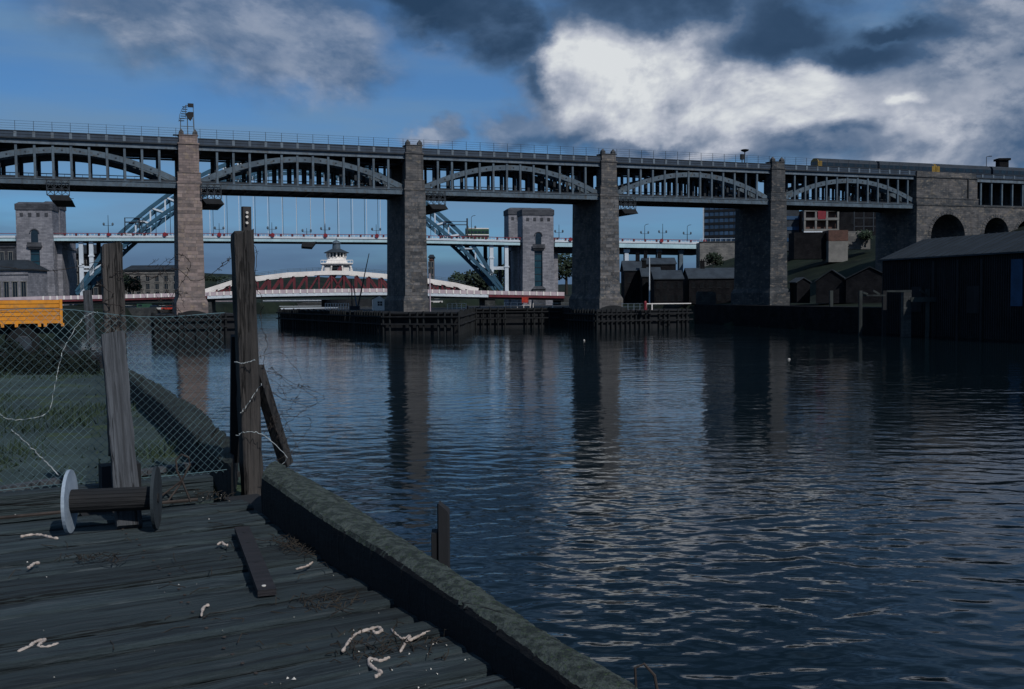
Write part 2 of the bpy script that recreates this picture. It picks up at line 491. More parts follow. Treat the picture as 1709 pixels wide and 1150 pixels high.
S['strip'] = mat('dark_strip_timber', (0.035, 0.03, 0.032), (0.02, 0.018, 0.02), 3, (6, 0.6, 6), rough=0.8, bump=0.5)
S['wire'] = mat('galvanised_wire', (0.20, 0.30, 0.31), (0.11, 0.17, 0.18), 3, rough=0.6, metal=0.0)
S['rust'] = mat('rusty_wire', (0.075, 0.055, 0.045), (0.04, 0.03, 0.026), 6, rough=0.9)
S['wire_w'] = mat('pale_wire', (0.42, 0.46, 0.46), (0.3, 0.33, 0.34), 4, rough=0.6)
S['rope'] = mat('bleached_rope', (0.50, 0.43, 0.38), (0.34, 0.29, 0.26), 20, rough=0.95, bump=0.6, bscale=60)
S['flake'] = mat('white_flake', (0.62, 0.60, 0.55), (0.45, 0.43, 0.4), 9, rough=0.9)
S['flange'] = mat('pale_blue_flange', (0.33, 0.40, 0.47), (0.24, 0.30, 0.37), 6, rough=0.75, bump=0.2)
S['flange_d'] = mat('dark_flange', (0.040, 0.050, 0.055), (0.022, 0.028, 0.032), 5, rough=0.85, bump=0.3)
S['core'] = mat('dark_drum_core', (0.030, 0.028, 0.028), (0.015, 0.015, 0.016), 3, (0.5, 6, 6), rough=0.8, bump=0.4)
S['yellow'] = mat('orange_yellow_paint', (0.66, 0.26, 0.02), (0.52, 0.20, 0.02), 0.8, rough=0.65, c3=(0.40, 0.19, 0.05), streak=0.15)
S['cabyellow'] = mat('cab_yellow', (0.36, 0.21, 0.035), None, 1.0, rough=0.5)
S['railblue'] = mat('rail_blue', (0.020, 0.034, 0.052), (0.014, 0.024, 0.038), 0.5, rough=0.5)
S['tyre'] = mat('tyre_rubber', (0.012, 0.012, 0.013), None, 2, rough=0.9)
S['busgreen'] = mat('bus_green', (0.03, 0.10, 0.05), (0.02, 0.07, 0.04), 0.5, rough=0.5)
S['bluedoor'] = mat('blue_door_paint', (0.030, 0.085, 0.17), (0.02, 0.06, 0.12), 0.6, rough=0.7)
S['leaf'] = mat('dark_leaf', (0.032, 0.052, 0.026), (0.018, 0.03, 0.018), 0.6, rough=0.8, vary=0.25)
S['leaf_b'] = mat('weed_leaf', (0.045, 0.07, 0.035), (0.03, 0.05, 0.03), 2, rough=0.8)
S['bark'] = mat('bark', (0.05, 0.042, 0.036), None, 3, rough=0.95)
S['grass'] = mat('grassy_ground', (0.072, 0.096, 0.086), (0.044, 0.060, 0.056), 0.35, rough=0.95, bump=0.5, bscale=8, c3=(0.065, 0.085, 0.04), spec=0.1)
S['hill'] = mat('rough_hill_grass', (0.020, 0.029, 0.018), (0.010, 0.014, 0.011), 0.06, rough=0.95, bump=0.4, c3=(0.030, 0.034, 0.022), spec=0.1)  # grass tone lowered to stand in for cloud shadow over the slope
S['mud'] = mat('dark_mud', (0.025, 0.026, 0.027), (0.015, 0.016, 0.018), 0.3, rough=0.9, bump=0.5)
S['carwhite'] = mat('car_white', (0.6, 0.6, 0.58), None, 1, rough=0.4)
S['carblue'] = mat('car_blue', (0.05, 0.09, 0.2), None, 1, rough=0.4)
S['carred'] = mat('car_red', (0.45, 0.05, 0.03), None, 1, rough=0.4)
S['cargreen'] = mat('car_green', (0.05, 0.12, 0.07), None, 1, rough=0.4)
S['carbrown'] = mat('car_brown', (0.16, 0.08, 0.06), None, 1, rough=0.4)
S['twig'] = mat('dry_twig', (0.055, 0.042, 0.03), (0.03, 0.024, 0.02), 4, rough=0.95)

def water_mat():
    m = bpy.data.materials.new('river_water')
    m.use_nodes = True
    nt = m.node_tree; nt.nodes.clear()
    b = NB(nt)
    out = b.node('ShaderNodeOutputMaterial')
    bs = b.node('ShaderNodeBsdfPrincipled')
    b.l.new(bs.outputs[0], out.inputs[0])
    bs.inputs['Base Color'].default_value = (0.0025, 0.0070, 0.0095, 1)
    bs.inputs['Roughness'].default_value = 0.06
    bs.inputs['IOR'].default_value = 1.333
    bs.inputs['Specular IOR Level'].default_value = 0.5
    tc = b.node('ShaderNodeTexCoord').outputs['Object']
    h1 = b.noise(b.mapping(tc, (0.62, 1.0, 1), rot=(0, 0, 0.25)), 1.25, 2, 0.5)
    h2 = b.noise(b.mapping(tc, (0.6, 1.1, 1), rot=(0, 0, -0.2)), 3.3, 2, 0.5)
    h3 = b.noise(b.mapping(tc, (0.8, 1.1, 1)), 0.11, 3, 0.5)          # gusts calm some stretches
    g = b.smooth(h3, 0.36, 0.62, 0.45, 1.0)
    h = b.m('MULTIPLY', b.m('ADD', b.m('MULTIPLY', h1, 0.22), b.m('MULTIPLY', h2, 0.055)), g)
    bp = b.node('ShaderNodeBump')
    bp.inputs['Strength'].default_value = 1.0
    bp.inputs['Distance'].default_value = 0.19
    b.l.new(h, bp.inputs['Height'])
    b.l.new(bp.outputs[0], bs.inputs['Normal'])
    return m
S['water'] = water_mat()

# ------------------------------------------------------------------ the river
def build_river():
    rng = np.random.default_rng(4)
    r = np.concatenate([np.geomspace(5.0, 330.0, 960), np.geomspace(340.0, 4200.0, 46)])
    fine = np.linspace(-0.62, 0.62, 460)
    rest = np.linspace(0.62, 2 * math.pi - 0.62, 50)[1:-1]
    th = np.concatenate([fine, rest])
    RR, TH = np.meshgrid(r, th, indexing='ij')
    X = RR * np.sin(TH); Y = RR * np.cos(TH)
    Z = np.zeros_like(X)
    dr = np.gradient(r)[:, None]
    for k in range(90):
        lam = 0.36 * (7.0 ** rng.random())
        ang = rng.normal(0.10, 0.50) + math.pi / 2
        ph = rng.random() * 6.28
        amp = lam * 0.0017 * (1.0 if lam < 1.0 else 0.5)
        damp = np.clip((lam / (2.6 * dr) - 1.0), 0, 1)
        Z += amp * damp * np.sin(2 * math.pi / lam * (X * math.cos(ang) + Y * math.sin(ang)) + ph)
    gust = 0.75 + 0.35 * np.sin(X * 0.09 + 1.0 + 0.6 * np.sin(Y * 0.07)) * np.sin(Y * 0.06 + 0.5)
    Z *= gust
    n, mth = X.shape
    verts = np.stack([X, Y, Z], -1).reshape(-1, 3)
    i = np.arange(n - 1)[:, None] * mth
    j = np.arange(mth)[None, :]; jn = (j + 1) % mth
    quads = np.stack([i + j, i + jn, i + mth + jn, i + mth + j], -1).reshape(-1, 4)
    verts = np.vstack([verts, [[0, 0, 0]]])
    c = len(verts) - 1
    me = bpy.data.meshes.new('river')
    nq = len(quads); nt_ = mth
    tri = np.stack([np.full(mth, c), (np.arange(mth) + 1) % mth, np.arange(mth)], -1)
    me.vertices.add(len(verts)); me.vertices.foreach_set('co', verts.astype(np.float32).ravel())
    loops = np.concatenate([quads[:, ::-1].ravel(), tri[:, ::-1].ravel()]).astype(np.int32)
    me.loops.add(len(loops)); me.loops.foreach_set('vertex_index', loops)
    starts = np.concatenate([np.arange(nq) * 4, nq * 4 + np.arange(nt_) * 3]).astype(np.int32)
    me.polygons.add(nq + nt_); me.polygons.foreach_set('loop_start', starts)
    me.update(calc_edges=True); me.validate()
    if me.polygons[0].normal.z < 0: me.flip_normals()
    me.materials.append(S['water']); me.shade_smooth()
    tag(place('river', me), kind='structure')

build_river()

def terrain(name, fn, x0, x1, y0, y1, nx, ny, m):
    vs = []; fs = []
    for i in range(ny + 1):
        for j in range(nx + 1):
            x = x0 + (x1 - x0) * j / nx; y = y0 + (y1 - y0) * i / ny
            vs.append((x, y, fn(x, y)))
    for i in range(ny):
        for j in range(nx):
            a = i * (nx + 1) + j
            fs.append((a, a + 1, a + nx + 2, a + nx + 1))
    b = MB().add(vs, fs)
    return tag(b.build(name, m, smooth=True, fix=False), kind='structure')

def interp(x, pts):
    if x <= pts[0][0]: return pts[0][1]
    for (a, u), (c, v) in zip(pts, pts[1:]):
        if x <= c: return u + (v - u) * (x - a) / (c - a)
    return pts[-1][1]

RSH = [(-60, 110), (100, 84), (150, 76), (181, 67), (235, 53), (290, 42), (385, 14), (520, 30), (700, 90), (900, 130)]
def wob(x, y, k=1.0):
    return k * (math.sin(x * 0.071 + y * 0.053) + 0.6 * math.sin(x * 0.17 - y * 0.11 + 1) + 0.4 * math.sin(x * 0.31 + y * 0.27))
def right_h(x, y):
    d = x - interp(y, RSH)
    if d < 0: return -3.0
    z = interp(d, [(0, 2.2), (3, 4.2), (26, 5.4), (52, 15), (85, 25), (200, 34), (900, 45)])
    if y < 190: z = min(z, interp(d, [(0, 2.2), (3, 4.2), (40, 5), (90, 14), (300, 24), (900, 30)]))
    return z + wob(x, y, 0.35 if d > 26 else 0.12)
terrain('hillside', right_h, 0, 760, -60, 900, 190, 160, S['hill'])

LSH = [(30, -14), (60, -44), (150, -84), (296, -107), (370, -142), (480, -120), (700, -30), (900, 40)]
def left_h(x, y):
    d = interp(y, LSH) - x
    if d < 0: return -3.0
    return interp(d, [(0, 3.6), (1, 4.6), (40, 5.0), (80, 9), (160, 22), (400, 32), (900, 40)]) + (wob(x, y, 0.3) if d > 30 else 0)
terrain('far_bank', left_h, -760, 60, 40, 900, 165, 150, S['hill'])
def hills_h(x, y):
    return interp(y, [(900, -2), (960, 7), (1300, 16), (1900, 24)]) + wob(x * 0.12, y * 0.1, 3.0) + (6 if x > 200 else 0)
terrain('far_hills', hills_h, -3000, 3000, 900, 3600, 90, 40, S['hill'])
tag(MB().add([(-4500, -4500, -3.2), (4500, -4500, -3.2), (4500, 4500, -3.2), (-4500, 4500, -3.2)], [(0, 1, 2, 3)]).build('ground', S['mud'], fix=False), kind='structure')

# ------------------------------------------------------------------ railway bridge
BR = Frame(-58.63, 189.11, rad(20.79))
L = 42.3
def hz(h): return HC + h
bridge = thing('railway_bridge', 'grey iron double-deck railway bridge with bowed arches on tall sandstone piers', 'bridge', BR.o, BR.a)

def make_pier(s, st, foot):
    x = s * L
    b = MB()
    b.frustum((-2.3, 2.3, -1.05, 13.6), (-2.08, 2.08, -0.9, 13.4), foot + 3.4, hz(20.6))
    b.frustum((-2.75, 2.75, -1.6, 14.2), (-2.35, 2.35, -1.1, 13.65), foot + 2.4, foot + 3.4)
    b.box(-2.75, 2.75, -1.6, 14.2, -3, foot + 2.4)
    p = b.build('pier', st, bridge, loc=(x, 0, 0))
    for (y0, y1) in ((-0.85, 1.9), (10.6, 13.3)):
        q = MB()
        q.box(-2.0, 2.0, y0, y1, hz(21.0), hz(22.5))
        q.box(-1.78, 1.78, y0 + .08, y1 - .08, hz(22.7), hz(27.75))
        q.box(-1.62, 1.62, y0 + .15, y1 - .15, hz(28.0), hz(29.35))
        q.build('pillar', st, p)
        for (hx_, dy_, za_, zb__) in ((2.18, -.12, 20.6, 21.0), (2.06, -.05, 22.5, 22.7), (1.9, -.05, 27.75, 28.0), (1.75, .05, 29.35, 29.5)):
            MB().box(-hx_, hx_, y0 + dy_, y1 - dy_, hz(za_), hz(zb__)).build('cornice', st, p)
        for fx in (-1.2, 1.2):
            f = MB()
            f.box(fx - .42, fx + .42, y0 + .2, y0 + 1.1, hz(29.5), hz(29.95))
            f.frustum((fx - .42, fx + .42, y0 + .2, y0 + 1.1), (fx - .08, fx + .08, y0 + .55, y0 + .75), hz(29.95), hz(30.5))
            f.build('finial', S['stone_d'], p)
    return p
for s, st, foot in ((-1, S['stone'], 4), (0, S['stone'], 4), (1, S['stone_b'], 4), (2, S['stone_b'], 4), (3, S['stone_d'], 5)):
    make_pier(s, st, foot)

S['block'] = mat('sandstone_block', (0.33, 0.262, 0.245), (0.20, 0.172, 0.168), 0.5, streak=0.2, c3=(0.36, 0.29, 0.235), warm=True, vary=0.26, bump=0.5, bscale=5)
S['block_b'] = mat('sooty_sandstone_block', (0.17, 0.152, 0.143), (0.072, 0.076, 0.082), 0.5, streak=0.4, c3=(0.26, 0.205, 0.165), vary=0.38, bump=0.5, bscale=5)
piers_ = [o for o in KIDS[bridge.name] if o.name.startswith('pier')]
rs_ = random.Random(31)
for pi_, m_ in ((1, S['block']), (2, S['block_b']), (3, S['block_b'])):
    par = piers_[pi_]
    z = 7.45; row = 0
    while z < hz(20.5) - .3:
        h_ = rs_.choice((.52, .60, .66, .74))
        h_ = min(h_, hz(20.55) - z)
        f = (z - 7.4) / (hz(20.6) - 7.4)
        hw_ = 2.3 - .22 * f; yf = -1.05 + .15 * f
        cuts = [-hw_ - .02] + sorted(rs_.uniform(-.25, .25) + c for c in ((-.75, .75) if row % 2 else (-1.2, .05, 1.25))[: (2 if row % 2 else 3)]) + [hw_ + .02]
        if row % 2 == 0: cuts = [cuts[0], cuts[1 + rs_.randrange(2)], cuts[-1]] if rs_.random() < .5 else [cuts[0], cuts[1], cuts[3], cuts[-1]]
        for a_, c_ in zip(cuts, cuts[1:]):
            pr = rs_.uniform(.015, .06)
            MB().frustum((a_ + .02, c_ - .02, yf - pr, yf + .25), (a_ + .02, c_ - .02, yf - pr + .01, yf + .25), z + .015, z + h_ - .015).build('stone', m_, par)
        z += h_; row += 1

def rib_pts(n=28):
    pts = []
    for i in range(n + 1):
        t = i / n
        pts.append((2.0 + t * (L - 4.0), hz(21.15) + 4 * 4.75 * t * (1 - t)))
    return pts
def rib_mesh(y0, y1, depth=1.0):
    b = MB(); P = rib_pts()
    up = []; dn = []
    for i, (x, z) in enumerate(P):
        a = P[max(i - 1, 0)]; c = P[min(i + 1, len(P) - 1)]
        d = Vector((c[0] - a[0], c[1] - a[1])).normalized()
        n = Vector((-d.y, d.x)) * depth / 2
        up.append((x + n.x, z + n.y)); dn.append((x - n.x, z - n.y))
    for i in range(len(P) - 1):
        b.prism([dn[i], dn[i + 1], up[i + 1], up[i]], y0, y1)
    return b.mesh('arch_rib', S['iron'])
rib_front = rib_mesh(0.25, 0.75); rib_back = rib_mesh(-0.2, 0.2)
def stiff():
    b = MB()
    for k in range(1, 13):
        x = 2.1 + 2.93 * (k - 0.5); t = (x - 2) / (L - 4)
        z = hz(21.15) + 19 * t * (1 - t)
        b.box(x - .14, x + .14, 0.19, 0.25, z - .12, z + .12)
    return b.mesh('boss_plate', S['iron_d'])
boss = stiff()
hang_z0, hang_z1 = hz(20.9), hz(26.8)
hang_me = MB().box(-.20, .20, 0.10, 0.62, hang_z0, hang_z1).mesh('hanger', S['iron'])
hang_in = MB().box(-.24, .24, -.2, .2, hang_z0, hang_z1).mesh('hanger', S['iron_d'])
n_span = 5
for s in range(-1, 4):
    x = s * L
    for y, me in ((0.0, rib_front), (3.2, rib_back), (9.1, rib_back), (11.7, rib_back)):
        place('arch_rib', me, bridge, (x, y, 0))
    tag(place('boss_plate', boss, bridge, (x, 0, 0)), kind='stuff')
    for k in range(1, 13):
        hx = x + 2.1 + 2.93 * k
        place('hanger', hang_me, bridge, (hx, 0, 0))
        place('hanger', hang_in, bridge, (hx, 3.2, 0))
        place('hanger', hang_in, bridge, (hx, 9.1, 0))
        place('hanger', hang_in, bridge, (hx, 11.7, 0))
    X0, X1 = x + 1.7, x + L - 1.7
    lo = MB()
    lo.box(X0, X1, 0.0, 0.55, hz(20.0), hz(20.75)); lo.box(X0, X1, -.12, 0.6, hz(20.75), hz(20.9)); lo.box(X0, X1, -.1, 0.6, hz(19.85), hz(20.0))
    for k in range(0, 13):
        hx = x + 3.56 + 2.93 * k
        lo.box(hx - .16, hx + .16, -.03, -.001, hz(20.02), hz(20.73))
    lo.build('lower_chord', S['iron'], bridge)
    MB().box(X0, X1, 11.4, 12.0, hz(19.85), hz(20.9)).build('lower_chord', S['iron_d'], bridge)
    lw = MB()
    lw.box(X0, X1, .552, 11.398, hz(20.15), hz(20.5))
    for k in range(0, 14):
        hx = x + 2.1 + 2.93 * k
        lw.box(hx - .22, hx + .22, .555, 11.395, hz(19.87), hz(20.15))
    lw.build('lower_deck', S['iron_d'], bridge)
    rl = MB()
    rl.box(X0, X1, 0.12, 0.2, hz(20.9), hz(21.25))
    for yy in (3.75, 8.5):
        rl.box(X0, X1, yy, yy + .08, hz(22.05), hz(22.2))
        for k in range(0, 26):
            hx = x + 2.2 + 1.47 * k
            rl.box(hx - .03, hx + .03, yy + .01, yy + .07, hz(20.5), hz(22.05))
    rl.build('footway_rail', S['iron_d'], bridge)
    uc = MB()
    uc.box(X0, X1, 0.0, 0.6, hz(26.9), hz(27.6)); uc.box(X0, X1, -.12, .6, hz(26.78), hz(26.9))
    uc.build('upper_chord', S['iron_l'], bridge)
    MB().box(X0, X1, -.4, .6, hz(27.6), hz(27.85)).build('cornice', S['iron_d'], bridge)
    pp = MB()
    pp.box(X0, X1, -.25, -.13, hz(27.85), hz(28.8))
    pp.build('parapet', S['iron_p'], bridge)
    pr = MB()
    pr.box(X0, X1, -.33, -.05, hz(28.8), hz(28.97)); pr.box(X0, X1, -.29, -.25, hz(28.3), hz(28.36))
    pr.build('parapet_rail', S['iron_d'], bridge)
    for k in range(0, 14):
        hx = x + 2.1 + 2.93 * k
        if k in (0, 13): continue
        MB().box(hx - .24, hx + .24, -.36, -.25, hz(27.86), hz(28.79)).build('parapet_post', S['iron_l'], bridge)
    ud = MB()
    ud.box(X0, X1, .602, 12.0, hz(27.0), hz(27.5))
    ud.box(X0, X1, 12.0, 12.2, hz(26.8), hz(28.9))
    for k in range(0, 14):
        hx = x + 2.1 + 2.93 * k
        ud.box(hx - .2, hx + .2, .605, 11.995, hz(26.2), hz(27.0))
    for yy in (3.2, 6.1, 9.1):
        ud.box(X0, X1, yy - .2, yy + .2, hz(25.9), hz(26.2))
    ud.build('upper_deck', S['iron_d'], bridge)
    for yy in (-.2, 11.9):
        wr = MB()
        for k in range(0, 14):
            hx = x + 2.1 + 2.93 * k
            wr.box(hx - .035, hx + .035, yy - .03, yy + .03, hz(28.97), hz(30.65))
        for zz in (29.35, 29.75, 30.15, 30.6):
            wr.box(X0 - 2, X1 + 2, yy - .018, yy + .018, hz(zz) - .018, hz(zz) + .018)
        wr.build('guard_fence', S['iron_d'], bridge)

for s_ in range(-1, 4):
    x = s_ * L
    MB().box(x - 1.69, x + 1.69, 1.95, 10.55, hz(27.0), hz(27.5)).build('upper_deck', S['iron_d'], bridge)
    MB().box(x - 1.69, x + 1.69, 1.95, 10.55, hz(21.05), hz(21.3)).build('lower_deck', S['iron_d'], bridge)

# abutment and land arches
def arch_wall(x0, x1, zt, zb, arches, y0, y1):
    poly = [(x0, zb)]
    for (xc, hw, zs) in arches:
        poly.append((xc - hw, zb))
        for i in range(17):
            a = math.pi - math.pi * i / 16
            poly.append((xc + hw * math.cos(a), zs + hw * math.sin(a)))
        poly.append((xc + hw, zb))
    poly += [(x1, zb), (x1, zt), (x0, zt)]
    return MB().prism(poly, y0, y1)
AX0 = 3.92 * L; AX1 = 4.37 * L
ab = arch_wall(AX0, 5.4 * L, hz(20.6), 2.0, [(4.145 * L, 5.2, hz(13.4)), (4.505 * L, 3.9, hz(14.2)), (4.745 * L, 3.6, hz(14.0)), (4.96 * L, 3.6, hz(14.0)), (5.18 * L, 3.6, hz(14))], -1.1, 13.2).build('abutment', S['stone_b'], bridge)
q = MB(); q.box(AX0, AX1, -1.0, 13.1, hz(21.0), hz(22.3)); q.box(AX0 + .15, AX1 - .2, -.8, 13.0, hz(22.5), hz(27.3)); q.box(AX0 + .3, AX1 - .5, -.7, 12.9, hz(27.6), hz(28.7))
q.build('abutment_block', S['stone_b'], ab)
for (xa_, xb_, ya_, yb_, za_, zb__) in ((AX0 - .1, 5.4 * L, -1.25, 13.3, 20.6, 21.0), (AX0 - .1, AX1 + .1, -1.1, 13.2, 22.3, 22.5), (AX0, AX1, -1.0, 13.1, 27.3, 27.6)):
    MB().box(xa_, xb_, ya_, yb_, hz(za_), hz(zb__)).build('cornice', S['stone_d'], ab)

MB().box(AX1 - 3.4, AX1 - 3.0, -1.0, -.8, hz(22.5), hz(27.3)).build('drainpipe', S['black'], ab)
for (xc, hw, zs) in ((4.145 * L, 5.2, hz(13.4)), (4.505 * L, 3.9, hz(14.2)), (4.745 * L, 3.6, hz(14.0))):
    for i in range(19):
        a0 = math.pi * i / 19 + .012; a1 = math.pi * (i + 1) / 19 - .012
        r0, r1 = hw + .02, hw + .85
        MB().prism([(xc + r0 * math.cos(a0), zs + r0 * math.sin(a0)), (xc + r1 * math.cos(a0), zs + r1 * math.sin(a0)), (xc + r1 * math.cos(a1), zs + r1 * math.sin(a1)), (xc + r0 * math.cos(a1), zs + r0 * math.sin(a1))], -1.2, -1.05).build('voussoir', S['stone_b'], ab)
X0, X1 = AX1, 5.4 * L
MB().box(X0, X1, -.2, .6, hz(26.78), hz(27.6)).build('upper_chord', S['iron_l'], bridge)
MB().box(X0, X1, .602, 12.0, hz(27.0), hz(27.5)).build('upper_deck', S['iron_d'], bridge)
MB().box(X0, X1, -.4, .6, hz(27.6), hz(27.85)).build('cornice', S['iron_d'], bridge)
MB().box(X0, X1, -.33, -.05, hz(28.6), hz(28.75)).build('parapet_rail', S['iron_d'], bridge)
MB().box(X0, X1, -.25, -.13, hz(27.85), hz(28.6)).build('parapet', S['iron_p'], bridge)
for k in range(12):
    x = X0 + 1.9 + 3.4 * k
    place('hanger', hang_me, bridge, (x, 0, 0.05)); place('hanger', hang_in, bridge, (x, 9.1, 0.05))
    MB().box(x - .24, x + .24, -.36, -.25, hz(27.86), hz(28.59)).build('parapet_post', S['iron_l'], bridge)
MB().box(X0, X1, .3, 12.0, hz(21.0), hz(21.25)).build('lower_deck', S['iron_d'], bridge)
MB().box(X0, X1, 11.2, 11.9, hz(21.3), hz(26.98)).build('back_wall', S['stone_d'], bridge)

# maintenance cradles slung under the deck
def cradle_master():
    t = thing('maintenance_cradle', '', 'cradle', (0, 0, 0), BR.a, 'maintenance cradles under the railway bridge')
    f = MB()
    w = 3.6
    for z in (20.6, 19.0, 17.9):
        f.bar((-w / 2, -1.3, hz(z)), (w / 2, -1.3, hz(z)), .12)
        f.bar((-w / 2, -.5, hz(z)), (w / 2, -.5, hz(z)), .12)
    for i in range(4):
        x = -w / 2 + w * i / 3
        f.bar((x, -1.3, hz(17.9)), (x, -1.3, hz(20.6)), .1); f.bar((x, -.5, hz(17.9)), (x, -.5, hz(20.6)), .1)
    for i in range(3):
        xa = -w / 2 + w * i / 3; xb = xa + w / 3
        f.bar((xa, -1.3, hz(17.9)), (xb, -1.3, hz(19.0)), .08); f.bar((xb, -1.3, hz(17.9)), (xa, -1.3, hz(19.0)), .08)
        f.bar((xa, -1.3, hz(19.0)), (xb, -1.3, hz(20.6)), .08); f.bar((xb, -1.3, hz(19.0)), (xa, -1.3, hz(20.6)), .08)
    place('frame', f.mesh('frame', S['iron_d']), t)
    p = MB().prism([(-1.6, hz(17.85)), (1.7, hz(17.85)), (2.3, hz(17.0)), (-.9, hz(17.0))], -1.5, 12.5)
    place('platform', p.mesh('platform', S['black']), t)
    r = MB()
    for y in (-1.4, 12.4):
        r.bar((-1.5, y, hz(18.6)), (2.0, y, hz(18.6)), .08)
    place('rail', r.mesh('rail', S['iron_d']), t)
    return t
cm = None
for px, lab in ((97, 'dark latticed maintenance cradle hanging under mid-span, above the granite tower'), (352, 'dark latticed maintenance cradle beside the pier that carries the signal gantry'),
                (728, 'maintenance cradle tucked beside the pier above the sloping steel arch'), (1047, 'maintenance cradle beside the pier next to the granite tower with a teal window')):
    lx, _ = BR.loc(px, 320, -0.9)
    P = BR.world(lx, 0, 0)
    if cm is None:
        cm = cradle_master(); cm.location = P; cm['label'] = lab
    else:
        dup(cm, P, None, lab)

# signal gantry on the first pier
t = thing('signal_gantry', 'lattice signal gantry with hooped ladder standing on top of a bridge pier', 'signal', BR.world(0, 0.4, hz(29.5)), BR.a)
f = MB()
for x in (-1.3, .0, 1.15):
    f.bar((x, 0, 0), (x * .9, 0, 3.0 if x < 0.5 else 5.4), .13)
    f.bar((x, .8, 0), (x * .9, .8, 3.0), .1)
f.bar((-1.3, 0, 1.6), (1.1, 0, 1.6), .1); f.bar((-1.2, 0, 3.0), (1.1, 0, 3.0), .1); f.bar((-.3, 0, 5.4), (1.1, 0, 5.4), .12)
f.bar((-.3, 0, 3.0), (-.3, 0, 5.4), .1)
place('frame', f.mesh('frame', S['iron']), t)
h = MB()
for k in range(7):
    z = 2.6 + k * .42
    cx_ = -1.0 + .12 * k if k < 5 else -.4
    h.tube([(cx_ + .45 * math.cos(a), .1 + .35 * math.sin(a), z) for a in np.linspace(0.4, 5.9, 10)], .05, 4)
h.tube([(-1.5, 0, 2.4), (-1.35, 0, 3.6), (-.9, 0, 4.7), (-.2, 0, 5.3)], .06, 4)
place('ladder_hoop', h.mesh('ladder_hoop', S['iron']), t)
g = MB(); g.prism([(-.3, 3.9), (-.1, 3.2), (.5, 2.6), (1.0, 3.4), (1.05, 4.2), (.2, 4.2)], -.3, .1)
place('signal_head', g.mesh('signal_head', S['black']), t)
g = MB(); g.box(0.1, 1.1, -.25, .15, 5.1, 5.75)
place('signal_head', g.mesh('signal_head', S['black']), t)
g = MB(); g.box(-2.6, 0.4, -.7, .6, -.12, -.02)
place('platform', g.mesh('platform', S['black']), t)

lx, _ = BR.loc(1241, 270, 1.5)
t = thing('signal_post', 'railway signal with broad round hood beside the blackened bridge pier', 'signal', BR.world(lx, 1.2, hz(27.5)), BR.a)
place('post', MB().tube([(0.1, 0, 0), (.1, 0, 4.1)], .11, 6).mesh('post', S['iron_d']), t)
place('hood', MB().lathe([(.2, 4.0), (.8, 4.25), (.95, 4.5), (.5, 4.62)], 14, (0.1, 0)).mesh('hood', S['black']), t)
place('lamp_box', MB().box(-.95, -.25, -.3, .3, 2.3, 3.5).mesh('lamp_box', S['black']), t)
place('bracket', MB().bar((-.6, 0, 1.2), (-.6, 0, 2.3), .14).bar((-.6, 0, 1.4), (.1, 0, 1.4), .12).mesh('bracket', S['iron_d']), t)

# train carriages on the upper deck
def carriage(lx, length, cab, label):
    z = hz(27.55)
    t = thing('train_carriage', label, 'train carriage', BR.world(lx, 2.4, z), BR.a, 'carriages of the train crossing the bridge')
    prof = [(0, .95), (0, 2.75), (.14, 3.15), (.5, 3.5), (1.0, 3.68), (1.4, 3.72), (1.8, 3.68), (2.3, 3.5), (2.66, 3.15), (2.8, 2.75), (2.8, .95)]
    b = MB().prism(prof, .12, length - .12, 'x')
    place('body', b.mesh('body', S['railblue']), t)
    rf = MB()
    rprof = [(.12, 3.17), (.48, 3.53), (1.0, 3.72), (1.4, 3.76), (1.8, 3.72), (2.32, 3.53), (2.68, 3.17)]
    rf.prism(rprof, .2, length - .2, 'x')
    place('roof', rf.mesh('roof', S['iron_d']), t)
    wme = MB().box(-.7, .7, -.02, .04, 1.95, 2.7).mesh('window', S['glass'])
    n = int(length / 2.0)
    for k in range(n):
        place('window', wme, t, (1.3 + (length - 2.6) * k / (n - 1), 0, 0))
    u = MB(); u.box(1, length - 1, .4, 2.4, .45, .95)
    place('underframe', u.mesh('underframe', S['black']), t)
    for bx in (3.0, length - 3.0):
        for dx in (-.9, .9):
            for yy in (.55, 2.15):
                w = MB().lathe([(.42, -.06), (.42, .06)], 12)
                o = place('wheel', w.mesh('wheel', S['black']), t, (bx + dx, yy, .42), (math.pi / 2, 0, 0))
    for e in cab:
        xx = 0.0 if e == 0 else length
        sg = -1 if e == 0 else 1
        c = MB()
        pr = [(p[0], p[1]) for p in prof]
        c.prism(pr, xx - sg * .12 + sg * .002, xx + sg * .12, 'x')
        place('cab_front', c.mesh('cab_front', S['cabyellow']), t)
        w = MB()
        for (y0, y1) in ((.3, 1.0), (1.08, 1.72), (1.8, 2.5)):
            w.box(xx + sg * .1, xx + sg * .16, y0, y1, 2.1, 2.95)
        place('cab_window', w.mesh('cab_window', S['glass']), t)
        sp = MB(); sp.box(*sorted((xx - sg * .16, xx - sg * 1.0)), -.03, .06, 1.0, 3.0)
        place('cab_side_panel', sp.mesh('cab_side_panel', S['cabyellow']), t)
lxs = [BR.loc(px, 280, 2.4)[0] for px in (1366, 1468, 1563, 1640)]
carriage(lxs[0], lxs[1] - lxs[0] - .5, (0,), 'foremost blue train carriage, its yellow cab near the blackened pier')
carriage(lxs[1], lxs[2] - lxs[1] - .4, (1,), 'blue train carriage behind the foremost one, ending over the stone abutment')
carriage(lxs[2], 17.4, (0,), 'third blue train carriage, its yellow cab above the stone abutment')
carriage(lxs[2] + 17.9, 17.4, (1,), 'last blue train carriage, beyond the abutment beside the chimney stack')

